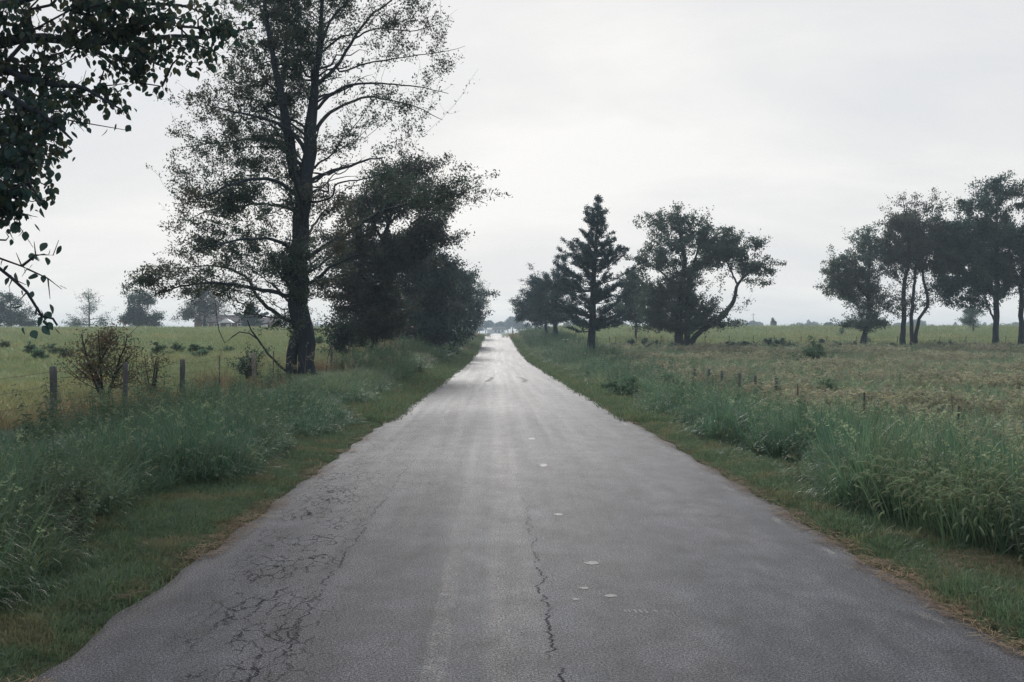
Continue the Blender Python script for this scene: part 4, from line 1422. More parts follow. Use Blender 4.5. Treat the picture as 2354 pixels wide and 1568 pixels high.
# --- forked tree
tree('forked_tree', 'wide grey-green tree whose trunk forks low into a long leaning right limb', 'tree', 95,
     [[(1566, 812, .52), (1563, 790, .46), (1561, 760, .40), (1561, 694, .34), (1572, 615, .24), (1564, 536, .12), (1556, 484, .04)],
      [(1578, 806, .34), (1579, 750, .30), (1580, 694, .24), (1584, 641, .17), (1598, 594, .1), (1610, 545, .04)],
      [(1584, 800, .30), (1598, 772, .27), (1630, 748, .24), (1661, 728, .22), (1685, 691, .19), (1695, 654, .15), (1711, 636, .1), (1742, 612, .04)],
      [(1695, 654, .10), (1685, 634, .085), (1672, 606, .06), (1660, 580, .03)],
      [(1562, 730, .14), (1530, 705, .11, -1.2), (1490, 680, .06, -2)], [(1564, 680, .13), (1525, 630, .09, 1.2), (1480, 600, .04, 2)],
      [(1578, 760, .12), (1620, 740, .08, -1.5), (1660, 742, .04, -2)], [(1704, 645, .08), (1718, 600, .05, 1), (1716, 570, .03, 1.5)], [(1562, 760, .11), (1520, 742, .07, 1.4), (1480, 738, .03, 2.2)]],
     [(1543, 512, 62, 36, .75), (1588, 525, 46, 42, .6), (1475, 596, 30, 20, .8), (1530, 578, 55, 30, 1), (1556, 640, 52, 34, 1), (1490, 668, 38, 36, 1), (1504, 725, 42, 24, 1), (1609, 725, 50, 30, 1),
      (1635, 600, 38, 30, 1), (1700, 570, 52, 32, .9), (1738, 608, 36, 30, .9), (1748, 650, 26, 16, .35), (1676, 546, 24, 16, .8), (1690, 742, 28, 10, .8), (1719, 694, 16, 16, .3), (1560, 748, 60, 14, .9), (1640, 650, 20, 14, .3), (1565, 690, 62, 46, .9), (1625, 560, 46, 36, .8), (1525, 745, 66, 14, 1), (1640, 745, 56, 12, 1), (1520, 700, 46, 36, .9), (1650, 575, 50, 40, .8), (1690, 612, 40, 26, .5), (1600, 700, 36, 30, .6)],
     1700, 66000, .17, .27, ('bark', 'leaf_soft'), None, .38, .35, .008, .22)

# --- group of trees at the far fence on the right
RG = 'trees along the far fence on the right'
tree('pasture_tree', 'smallest fence tree with airy pale top and a low leafy skirt', 'tree', 103,
     [[(1984, 800, .36), (1985, 775, .28), (1992, 740, .22), (1998, 718, .19), (1995, 683, .17), (1998, 588, .09), (1992, 516, .03)], [(1996, 690, .09), (1960, 640, .06, -1), (1930, 600, .03, -1.5)], [(1997, 660, .08), (1970, 600, .05, 1), (1955, 570, .03, 1.5)]],
     [(1952, 610, 58, 48, .6), (1992, 530, 26, 36, .32), (1998, 610, 34, 64, .7), (1925, 668, 36, 26, .4), (1986, 743, 52, 19, 1), (2012, 685, 26, 32, .8), (1965, 660, 45, 35, .9), (1940, 640, 45, 30, .7), (1985, 705, 46, 34, .5), (1990, 570, 40, 40, .5), (1915, 640, 32, 34, .35)],
     1000, 32000, .17, .26, ('bark', 'leaf_soft'), RG, .36, .4, .008, .22, patch=.72)
tree('pasture_tree', 'three-stemmed tree with thin twiggy top beside the small airy one', 'tree', 102,
     [[(2075, 803, .30), (2076, 760, .26), (2077, 717, .24), (2078, 646, .19), (2090, 602, .13), (2082, 520, .06), (2075, 450, .02)],
      [(2097, 806, .22), (2094, 746, .19), (2097, 703, .17), (2102, 646, .14), (2106, 600, .10), (2120, 540, .05)],
      [(2105, 806, .22), (2104, 775, .20), (2113, 732, .17), (2131, 703, .16), (2126, 660, .14), (2121, 623, .11), (2140, 550, .06), (2142, 470, .02)]],
     [(2072, 459, 32, 26, .3), (2139, 456, 30, 24, .35), (2105, 505, 70, 32, .9), (2087, 570, 60, 34, .85), (2144, 545, 50, 42, 1), (2064, 631, 30, 40, .5), (2139, 622, 34, 34, .5), (2055, 697, 22, 20, .6), (2100, 640, 30, 24, .3), (2100, 570, 84, 46, .9), (2060, 530, 40, 50, .8), (2150, 610, 50, 40, .8), (2090, 690, 50, 26, .35), (2130, 690, 36, 24, .4)],
     1250, 44000, .17, .27, ('bark', 'leaf_rusty'), RG, .36, .4, .008, .22, patch=.72)
tree('pasture_tree', 'tallest dense dark dome at the far fence', 'tree', 101,
     [[(2290, 800, .38), (2288, 770, .31), (2288, 732, .29), (2290, 660, .25), (2291, 574, .17), (2290, 470, .06), (2290, 420, .02)], [(2288, 742, .12), (2275, 715, .10, -.3), (2262, 680, .06, -.6), (2230, 630, .03, -1)], [(2290, 640, .12), (2240, 580, .08, 1), (2200, 540, .03, 1.5)]],
     [(2297, 440, 62, 36, .9), (2250, 480, 50, 44, 1), (2231, 530, 72, 50, 1), (2303, 530, 70, 66, 1), (2180, 560, 55, 50, 1), (2170, 635, 46, 36, .9), (2202, 590, 52, 48, 1), (2216, 655, 60, 40, 1), (2288, 617, 60, 50, 1), (2175, 690, 28, 20, .8), (2317, 660, 36, 26, .8), (2200, 695, 40, 16, .7), (2240, 610, 80, 60, 1), (2300, 590, 70, 70, 1), (2265, 690, 60, 26, .6), (2215, 560, 70, 50, 1)],
     1500, 76000, .18, .28, ('bark', 'leaf_dark'), RG, .38, .35, .008, .26, patch=.8)
tree('pasture_tree', 'fence tree half cut off by the picture edge beside the dense dome', 'tree', 100,
     [[(2347, 795, .30), (2347, 740, .26), (2346, 680, .22), (2350, 600, .15), (2360, 500, .06), (2362, 450, .02)], [(2347, 680, .1), (2390, 620, .05, 1)]],
     [(2390, 470, 60, 50), (2380, 560, 70, 60), (2420, 560, 60, 80), (2370, 640, 50, 40), (2430, 640, 50, 50), (2350, 680, 26, 16, .7)], 600, 34000, .18, .28, ('bark', 'leaf_dark'), RG, .38, .35, .008, .26, patch=.8)
tree('young_tree', 'little round tree out in the pasture seen under the dense dome', 'tree', 165,
     [[(2236, 762, .10), (2236, 740, .09), (2234, 715, .04)]], [(2234, 722, 22, 16), (2230, 735, 16, 10)], 160, 5000, .22, .28, ('bark', 'leaf_soft'), None, .3, .35, .012, .25, limbs=False)

# --- trees on the crest of the left pasture
HG = 'trees on the crest of the left pasture'
tree('hilltop_tree', 'dark evergreen clump of a tree at the left picture edge on the pasture crest', 'tree', 196,
     [[(25, 764, .24), (25, 730, .2), (24, 690, .1), (22, 660, .04)]], [(15, 695, 32, 32), (50, 725, 30, 28), (10, 735, 40, 22), (66, 742, 20, 14), (-30, 710, 40, 40)], 420, 17000, .32, .28, ('bark', 'leaf_dark'), HG, .5, .35, .015, .4, limbs=False)
tree('hilltop_tree', 'thin half-bare pale tree alone on the pasture crest', 'tree', 205,
     [[(206, 764, .2), (205, 735, .16), (205, 700, .1), (203, 662, .03)], [(205, 740, .08), (180, 738, .05, -1), (160, 745, .02, -1)], [(205, 735, .08), (232, 732, .05, 1), (246, 745, .02, 1)]],
     [(204, 680, 20, 18, .4), (206, 705, 22, 16, .5), (180, 735, 26, 14, .5), (232, 735, 20, 16, .5), (170, 748, 18, 8, 1)], 420, 3800, .26, .28, ('bark', 'leaf_soft'), HG, .4, .45, .018, .35)
tree('hilltop_tree', 'rounded dark green tree on the pasture crest between bare tree and house', 'tree', 200,
     [[(322, 764, .26), (322, 735, .22), (322, 700, .12), (320, 670, .04)]], [(322, 690, 28, 28), (302, 725, 24, 26), (345, 728, 24, 24), (322, 742, 42, 14)], 420, 17000, .30, .28, ('bark', 'leaf_dark'), HG, .5, .35, .015, .4, limbs=False)
tree('hilltop_tree', 'rust-tinged tree in front of the brick house', 'tree', 204,
     [[(470, 764, .26), (470, 735, .22), (468, 700, .12), (468, 665, .04)], [(470, 740, .1), (440, 725, .05, -1)]], [(468, 680, 34, 30), (440, 710, 30, 28, .8), (490, 705, 30, 26), (465, 728, 46, 14, .8), (422, 725, 14, 16, .6)], 420, 15000, .30, .28, ('bark', 'leaf_rusty'), HG, .5, .35, .015, .4, limbs=False)
conifer('hilltop_cedar', 'short wide cedar hiding the right half of the brick house', 206, (580, 764), (578, 702), [(0, .5), (.1, 2.6), (.3, 3.2), (.6, 2.3), (.85, 1.2), (1, .2)], 90, 14000, .34, .24, .06, HG, 21)

# --- far treelines, single trees copied from a few kinds
def far_proto(seed, w, h, n, domes):
    r = np.random.default_rng(seed)
    tb = Tubes()
    tb.add(np.array([[0, 0, -.5], [0.05, 0, h * .25], [0.0, 0, h * .6]]), np.array([.35, .28, .12]), 6)
    cs = []
    for i in range(domes):
        c = np.array([r.uniform(-.6, .6) * w / 2, r.uniform(-.6, .6) * w / 2, h * r.uniform(.35, .72)])
        rad = np.array([w * .3, w * .3, h * r.uniform(.2, .3)]) * r.uniform(.7, 1.1)
        k = int(n / domes)
        g = r.normal(0, 1, (k, 3))
        g /= np.linalg.norm(g, axis=1)[:, None]
        g *= (r.uniform(.25, 1, k) ** .4)[:, None]
        cs.append(c + g * rad)
    c = np.concatenate(cs)
    c[:, 2] = np.maximum(c[:, 2], .3)
    v, f = leaf_quads(c, np.full(len(c), .75), .38, 0)
    return (mesh_np('trunk', np.concatenate(tb.v), np.concatenate(tb.f), True), mesh_np('crown', v, f))


FP = [far_proto(300 + i, w, h, 1500, d) for i, (w, h, d) in enumerate(((9, 12, 7), (12, 11, 9), (7, 13, 6), (10, 9, 7)))]
for tm, cm in FP:
    tm.materials.append(M['bark'])
    cm.materials.append(M['leaf_far'])


def far_tree(x, Y, top, kind, label, group):
    X = (x - CX) / FPX * Y
    z = float(H(X, Y))
    hh = CAMZ + (CY - top) / FPX * Y - z
    base_h = (12, 11, 13, 9)[kind]
    s = hh / base_h / 1.0
    e = empty('distant_tree', (X, Y, z), rng.uniform(0, 6))
    e.scale = (s * rng.uniform(.9, 1.2), s * rng.uniform(.9, 1.2), s)
    tag(e, label, 'tree', group)
    tr = link('trunk', FP[kind][0], e)
    cr = link('crown', FP[kind][1], e)
    cr['kind'] = 'stuff'


TL = 'hazy treeline beyond the right pasture'
ORD = ['first', 'second', 'third', 'fourth', 'fifth', 'sixth', 'seventh', 'eighth', 'ninth', 'tenth', 'eleventh', 'twelfth', 'thirteenth', 'fourteenth', 'fifteenth', 'sixteenth', 'seventeenth', 'eighteenth', 'nineteenth', 'twentieth']
SEG = [(1765, 'under the forked tree crown'), (1905, 'between lone rusty tree and flat-topped tree'), (1985, 'left of the small airy tree trunk'), (2075, 'between airy tree and three-stemmed trunks'),
       (2200, 'between three-stemmed trunks and young round tree'), (2288, 'between young round tree and dense dome trunk'), (9999, 'right of the dense dome trunk')]
seg_n = {}
for i, x in enumerate(np.concatenate([np.arange(1640, 1752, 17), np.arange(1800, 2360, 19)])):
    x = x + rng.uniform(-5, 5)
    sgm = next(t_ for lim, t_ in SEG if x < lim)
    far_tree(x, rng.uniform(640, 820), 738 + 5 * math.sin(x * .05) + rng.uniform(-4, 3), int(rng.integers(0, 4)), 'hazy skyline tree, %s from left %s' % (ORD[seg_n.setdefault(sgm, 0)], sgm), TL)
    seg_n[sgm] += 1
far_tree(1779, 330, 727, 2, 'single rusty tree in a gap of the right skyline', None)
far_tree(1911, 420, 737, 3, 'low flat-topped tree standing just in front of the right treeline', None)
for i, (x, tp, Y) in enumerate(sorted(((1322, 726, 430), (1345, 732, 440), (1366, 722, 450), (1392, 720, 430), (1415, 722, 440), (1431, 735, 430), (1300, 735, 450)))):
    far_tree(x, Y, tp, int(rng.integers(0, 4)), 'grey-green tree, %s from left in the wood behind the tall ragged cedar' % ORD[i], 'wood behind the cedars')
for i, (x, tp, Y) in enumerate(sorted(((1102, 738, 560), (1116, 733, 640), (1131, 732, 660), (1146, 737, 680), (1158, 735, 690), (1167, 727, 690), (1178, 722, 680), (1192, 726, 600), (1204, 738, 560), (1215, 740, 590), (1090, 742, 540)))):
    far_tree(x, Y, tp, int(rng.integers(0, 4)), 'hazy tree, %s from left around the white house beyond the road crest' % ORD[i], 'trees beyond the road crest')
for i, (x, tp) in enumerate(((705, 744), (724, 742), (742, 743), (758, 741), (775, 744))):
    far_tree(x, rng.uniform(600, 700), tp, int(rng.integers(0, 4)), 'pale distant tree, %s of the row glimpsed right of the double trunk' % ORD[i], 'trees far beyond the left pasture')


# ------------------------------------------------------------------ near tree whose branches hang into the picture
def near_leaf_mesh(seed):
    """A pointed oval leaf, folded along its rib and drooping at the tip; hangs along -Z from its stalk."""
    r = np.random.default_rng(seed)
    prof = [(0, .10), (.18, .36), (.42, .46), (.68, .34), (.88, .14)]
    k = r.uniform(.7, 1.05)
    curl = r.uniform(-.35, .35)
    V = [(0, 0, .22), (0, 0, 0)]
    for t, w in prof:
        y = curl * t * t
        V += [(-w * k, .16 * w + y, -t - .02), (0, y, -t), (w * k, .16 * w + y, -t - .02)]
    V.append((0, curl, -1.0))
    F = [(1, 2, 3), (1, 3, 4)]
    for i in range(len(prof) - 1):
        a = 2 + i * 3
        F += [(a, a + 3, a + 4, a + 1), (a + 1, a + 4, a + 5, a + 2)]
    a = 2 + (len(prof) - 1) * 3
    F += [(a, a + 3, a + 1), (a + 1, a + 3, a + 2)]
    return np.array(V), F


def build_overhang():
    OY = 10.0
    X0, Y0 = -6.6, 9.2
    z0 = float(H(X0, Y0))
    root = empty('overhanging_tree', (X0, Y0, z0))
    tag(root, 'near tree reaching in from the left with large drooping leaves', 'tree')
    org = np.array([X0, Y0, z0])
    trunk = np.array([[X0, Y0, z0 - .3], [X0, Y0, z0 + .2], [X0 + .05, Y0 + .1, 2.2], [X0 - .05, Y0 + .15, 4.2], [X0 + .2, Y0 + .1, 6.0], [X0 + .1, Y0, 8.2]])
    tr, rr = resample(trunk, [.30, .21, .18, .15, .10, .03], .3)
    tb = Tubes()
    tb.add(tr, rr, 10, .05)
    tb.obj('trunk', M['bark'], root, org)
    limbs = [
        [(X0, Y0 + .1, 3.6), P(-120, 130, 9.6), P(0, 95, 10), P(100, 90, 10.2), P(212, 100, 10.4), P(275, 93, 10.5), P(400, 88, 10.8), P(500, 78, 11), P(592, 64, 11.2)],
        [P(200, 101, 10.4), P(250, 140, 10.1), P(300, 170, 9.9), P(335, 183, 9.8)],
        [(X0, Y0, 3.1), P(-60, 180, 9.4), P(60, 180, 9.3), P(132, 192, 9.3), P(175, 200, 9.2), P(225, 225, 9.1), P(274, 251, 9.0)],
        [(X0, Y0, 2.9), P(-40, 235, 9.0), P(50, 242, 8.8), P(90, 262, 8.7), P(140, 300, 8.6), P(165, 322, 8.5)],
        [(X0, Y0, 4.6), P(-50, 20, 10.5), P(120, -10, 10.8), P(260, 15, 11), P(380, 10, 11.2), P(470, 30, 11.4)],
        [(X0, Y0, 2.7), P(-60, 330, 8.6), P(30, 370, 8.4), P(70, 420, 8.3), P(95, 455, 8.2)],
        [(X0, Y0, 2.4), P(-80, 540, 8.0), P(0, 617, 7.9), P(37, 645, 7.9), P(65, 672, 7.9), P(95, 727, 7.9), P(115, 735, 7.9), P(126, 748, 7.9)],
        [(X0, Y0, 5.2), P(-100, -150, 9.5), P(150, -220, 9.0), P(350, -180, 9.0)],
        [(X0, Y0, 4.0), P(-350, 100, 8.0), P(-500, 150, 7.0)],
        [(X0, Y0, 5.6), (X0 - 1.5, Y0 + 1.5, 7.0), (X0 - 2.4, Y0 + 2.2, 7.6)],
        [(X0, Y0, 4.4), (X0 - 1.2, Y0 - 1.6, 5.6), (X0 - 1.8, Y0 - 2.6, 6.0)],
        [(X0, Y0, 5.0), (X0 + .3, Y0 + 2.0, 6.2), (X0 + .5, Y0 + 3.4, 6.8)],
    ]
    lr = [.075, .03, .05, .045, .06, .04, .016, .06, .05, .06, .05, .05]
    nodes, parent, plen, rads = [], [], [], []
    for q in tr:
        parent.append(len(nodes) - 1)
        plen.append(plen[-1] + .3 if plen else 0)
        nodes.append(q)
    for li, (pl, r0) in enumerate(zip(limbs, lr)):
        q, r_ = resample(np.array([np.asarray(p, float) for p in pl]), np.linspace(r0, .008, len(pl)), .14)
        q = q + rng.normal(0, .012, q.shape)
        t_ = Tubes()
        t_.add(q, r_, 6)
        t_.obj('limb', M['bark'], root, org)
        N = np.array(nodes)
        b = int(((N - q[0]) ** 2).sum(1).argmin())
        for k in range(len(q)):
            parent.append(b if k == 0 else len(nodes) - 1)
            plen.append((plen[b] if k == 0 else plen[-1]) + .14)
            nodes.append(q[k])
    ells = [(60, 60, 100, 60, 1), (200, 70, 110, 36, 1), (330, 110, 90, 40, .8), (430, 72, 90, 42, 1.0), (250, 15, 140, 26, 1), (60, 165, 80, 45, 1), (140, 205, 55, 28, 1), (240, 205, 50, 30, .8), (310, 180, 45, 26, .8), (300, 140, 70, 26, .8), (170, 240, 50, 26, .8),
            (50, 285, 80, 45, 2.5, -.8), (130, 290, 40, 32, 1.2, -.9), (40, 360, 56, 40, 4, -1.1), (52, 425, 42, 30, 4, -1.25), (8, 475, 34, 20, 3, -1.3), (2, 560, 20, 16, 2, -1.6), (20, 590, 16, 8, 1, -1.7), (-20, 420, 50, 90, 2, -1.2), (-40, 250, 60, 200, 1), (530, 62, 70, 26, .7), (330, 40, 100, 40, .8),
            (-150, 80, 150, 160, .25), (-120, -140, 200, 120, .2), (200, -120, 260, 70, .3), (440, -90, 120, 60, .2), (-220, 300, 100, 150, .2), (-330, 100, 160, 260, .1, -1.6)]
    att, _ = crown_points(ells, 9.6, 1700, .15)
    cand = [P(*p, 7.9) for p in ((50, 612), (82, 587), (105, 586), (122, 587), (62, 618), (102, 585), (135, 552), (87, 705), (115, 687), (142, 665), (75, 715), (25, 632), (20, 660), (45, 690), (110, 640), (60, 655))]
    att = np.concatenate([att, np.array(cand)])
    extra = rng.normal(0, 1, (260, 3)) * np.array([2.0, 2.2, 1.6]) + np.array([X0 - .6, Y0, 6.2])
    att = np.concatenate([att, extra])
    ns = len(nodes)
    N, Pa = grow(nodes, parent, plen, att, .4, .62)
    tw = Tubes()
    kids = [[] for _ in range(len(N))]
    for i in range(ns, len(N)):
        kids[Pa[i]].append(i)
    starts = [(i, c) for i in range(ns) for c in kids[i]]
    while starts:
        p, c = starts.pop()
        ch = [p, c]
        while kids[ch[-1]]:
            starts += [(ch[-1], x) for x in kids[ch[-1]][1:]]
            ch.append(kids[ch[-1]][0])
        q, r_ = resample(N[ch], np.linspace(.004 + .0012 * len(ch), .0022, len(ch)), .12)
        tw.add(q, r_, 4)
    o = tw.obj('twigs', M['twig'], root, org)
    o['kind'] = 'stuff'
    shapes = [near_leaf_mesh(s) for s in range(4)]
    grown = np.arange(ns, len(N))
    # leaf sites: several along every grown twig
    low = N[grown, 2] < CAMZ + (CY - 520) / FPX * 8.0
    sites, Ls = [], []
    for gi, g in enumerate(grown):
        k = rng.integers(0, 2) if low[gi] else rng.integers(3, 9)
        for _ in range(k):
            t = rng.uniform(0, 1) * min(1, .6 / (np.linalg.norm(N[Pa[g]] - N[g]) + 1e-6))
            sites.append(N[g] + (N[Pa[g]] - N[g]) * t + rng.normal(0, .045, 3))
            Ls.append(rng.uniform(.042, .088))
    for (x, row) in ((20, 620), (56, 705), (85, 635), (105, 640), (62, 650), (50, 673), (115, 707), (94, 718), (113, 722), (90, 738), (103, 738), (122, 734), (110, 752), (95, 755), (130, 760), (52, 766), (72, 770), (142, 570), (70, 588), (18, 535)):
        sites.append(P(x, row - 8, 7.9) + rng.normal(0, .01, 3))
        Ls.append(rng.uniform(.055, .095))
    sites = np.array(sites)
    Ls = np.array(Ls)
    n = len(sites)
    px = CX + sites[:, 0] / sites[:, 1] * FPX
    py = CY - (sites[:, 2] - CAMZ) / sites[:, 1] * FPX
    inview = (px > 0) & (py > 0) & (px < 700)
    order = np.argsort(-(inview * 1000 + Ls / sites[:, 1] * 1000 + (py > 480) * 50))
    singles = set(order[:300].tolist())
    meshes = []
    for V, F in shapes:
        me = bpy.data.meshes.new('leaf')
        me.from_pydata(V.tolist(), [], F)
        me.update()
        me.polygons.foreach_set('use_smooth', np.ones(len(me.polygons), bool))
        me.materials.append(M['leaf_near'])
        meshes.append(me)
    VV, FF, cnt = [], [], 0
    for i in range(n):
        si = int(rng.integers(0, 4))
        m = Matrix.Rotation(rng.uniform(0, 6.283), 3, 'Z') @ Matrix.Rotation(rng.normal(0, .55), 3, 'X') @ Matrix.Rotation(rng.normal(0, .4), 3, 'Y')
        if i in singles:
            o = bpy.data.objects.new('leaf', meshes[si])
            C.objects.link(o)
            o.parent = root
            o.location = sites[i] - org
            o.rotation_euler = m.to_euler()
            o.scale = (Ls[i],) * 3
        else:
            V, F = shapes[si]
            v = (np.array(m) @ V.T).T * Ls[i] + sites[i] - org
            VV.append(v)
            FF += [tuple(x + cnt for x in f) for f in F]
            cnt += len(V)
    me = bpy.data.meshes.new('foliage')
    me.from_pydata(np.concatenate(VV).tolist(), [], FF)
    me.update()
    o = link('foliage', me, root, M['leaf_near'])
    o['kind'] = 'stuff'


build_overhang()


# ------------------------------------------------------------------ shrubs
def shrub(name, label, x, Y, w, h, n_leaf, leaf, mats, group=None, n_att=90, cat='shrub', lo=.0, thin=1.0):
    X = (x - CX) / FPX * Y
    z = float(H(X, Y))
    row0 = CY - (z - CAMZ) / Y * FPX
    k = FPX / Y
    skel = [[(x, row0, .03 * h), (x + rng.uniform(-.1, .1) * w * k, row0 - h * k * .35, .02 * h), (x + rng.uniform(-.2, .2) * w * k, row0 - h * k * .75, .006 * h)]]
    for s in range(4):
        a = rng.uniform(-1, 1)
        skel.append([(x + a * .06 * w * k, row0 - h * k * .03, .015 * h), (x + a * .25 * w * k, row0 - h * k * .4, .012 * h, rng.uniform(-.2, .2) * w), (x + a * .42 * w * k, row0 - h * k * rng.uniform(.55, .9), .005 * h, rng.uniform(-.35, .35) * w)])
    e = [(x, row0 - h * k * .5, w * k * .34, h * k * .36, 1), (x - w * k * .25, row0 - h * k * .42, w * k * .24, h * k * .30, .8), (x + w * k * .25, row0 - h * k * .45, w * k * .24, h * k * .32, .8), (x + w * k * .05, row0 - h * k * .8, w * k * .2, h * k * .2, thin)]
    return tree(name, label, cat, Y, skel, e, n_att, n_leaf, leaf, .3, mats, group, .12 * h, .5, .003 * h + .001, .07 * h, .2, False, 5, .08 * h, .01)


shrub('brown_shrub', 'tall tangled shrub with browning leaves between the two left wooden posts', 236, 23.5, 1.75, 1.95, 3600, .07, ('twig', 'leaf_bush'), None, 260, thin=.7)
shrub('brown_shrub', 'narrow stalky brown weed bush just right of the tangled shrub', 350, 24.5, .5, 1.3, 700, .06, ('twig', 'leaf_bush'), None, 60)
shrub('fence_shrub', 'small dark shrub in front of the leaning limb by the double trunk', 572, 32.5, .9, 1.25, 1700, .07, ('twig', 'leaf_dark'), None, 90)
shrub('fence_shrub', 'leafy green shrub at the fence right of the double trunk', 790, 57, 2.2, 2.4, 4200, .11, ('twig', 'leaf_dark'), None, 120)
WG = 'dark weed clumps dotted over the left pasture'
for i, (x, row) in enumerate(sorted(((87, 828), (110, 808), (125, 818), (70, 817), (150, 825), (10, 800), (408, 811), (447, 812), (462, 824), (480, 812), (515, 812), (365, 818), (735, 795)))):
    # depth where the pasture shows at that row
    Ys = np.linspace(30, 180, 400)
    rows = CY - (H((x - CX) / FPX * Ys, Ys) - CAMZ) / Ys * FPX
    Y = float(Ys[np.argmin(np.abs(rows - row - 3))])
    shrub('weed_clump', 'dark green weed clump, %s from the left of those dotting the left pasture' % ORD[i], x, Y, rng.uniform(.7, 1.1), rng.uniform(.55, .8), 900, .10, ('twig', 'weed'), WG, 40, 'weed')
BG = 'low dark bushes under the far right fence'
for i, (x, w, h) in enumerate(((1408, 1.4, .9), (1448, 1.6, 1.0), (1478, 1.8, 1.1), (1500, 1.6, 1.0), (1545, 1.2, .8), (1680, 1.8, .9), (1714, 2.2, 1.2), (1738, 1.5, .9), (1765, 1.8, 1.1), (1793, 1.8, 1.1), (1822, 1.6, .9), (1858, 1.3, .8), (1880, 1.5, .9), (1925, 1.4, .8), (1958, 1.6, .8), (2050, 1.5, .7), (2152, 1.8, .8), (2180, 2.0, .9), (2240, 1.8, .8), (2325, 1.6, .8))):
    shrub('low_bush', 'low dark bush, %s from the left at the foot of the far right fence' % ORD[i], x, 96 + rng.uniform(-2, 3), w, h * 1.15, 1700, .16, ('twig', 'leaf_soft'), BG, 50, 'bush')
shrub('field_shrub', 'cone-shaped dark sapling alone in the tan field', 1870, 62, 1.1, 1.7, 1700, .12, ('twig', 'weed'), None, 70)
shrub('field_shrub', 'squat dark shrub behind the tall grass in the tan field', 1898, 30, 1.0, 1.2, 1500, .08, ('twig', 'weed'), None, 70)
shrub('field_shrub', 'low round green bramble at the verge edge right of the road', 1436, 31, 1.6, .75, 2400, .06, ('twig', 'weed'), None, 110)
shrub('field_shrub', 'taller green bramble standing behind the low round one', 1530, 33, 1.8, 1.05, 2400, .08, ('twig', 'weed'), None, 80)


def brush_pile():
    X = (1632 - CX) / FPX * 97
    z = float(H(X, 97))
    root = empty('brush_pile', (X, 97, z))
    tag(root, 'heap of dead branches lying right of the forked trunk', 'brush pile')
    tb = Tubes()
    for i in range(60):
        a = rng.uniform(0, math.pi)
        L = rng.uniform(.5, 1.7)
        c = np.array([rng.uniform(-1.7, 1.9), rng.uniform(-.7, .7), rng.uniform(.05, .7) * (1 - .3 * 0)])
        c[2] *= max(.2, 1 - abs(c[0]) / 2.4)
        d = np.array([math.cos(a), math.sin(a), rng.normal(0, .35)]) * L / 2
        tb.add(np.array([c - d, c + rng.normal(0, .06, 3), c + d]), np.array([.035, .03, .012]) * rng.uniform(.6, 1.3), 4)
    o = tb.obj('dead_branches', M['twig'], root, np.zeros(3))
    o['kind'] = 'stuff'


brush_pile()


def seed_stalk():
    Y = 14.6
    X = (2192 - CX) / FPX * Y
    z = float(H(X, Y))
    root = empty('seed_stalk', (X, Y, z))
    tag(root, 'tall lone weed with feathery tan seed head near the right wire post', 'weed')
    tb = Tubes()
    st = np.array([[0, 0, 0], [.02, 0, .5], [.0, .02, 1.0], [-.05, 0, 1.45]])
    q, r_ = resample(st, [.008, .007, .005, .002], .1)
    tb.add(q, r_, 5)
    tb.obj('stem', M['twig'], root, np.zeros(3))
    c = []
    for i in range(26):
        t = rng.uniform(.5, 1)
        b = np.array([np.interp(t * 1.45, q[:, 2], q[:, k]) for k in range(3)])
        d = np.array([rng.normal(0, 1), rng.normal(0, 1), .8])
        d /= np.linalg.norm(d)
        L = .16 * (1.15 - t)
        for k in range(14):
            c.append(b + d * L * (k / 14) + rng.normal(0, .01, 3))
    c = np.array(c)
    v, f = leaf_quads(c, np.full(len(c), .03), .3)
    o = link('seed_head', mesh_np('seed_head', v, f), root, M['tan'])


seed_stalk()


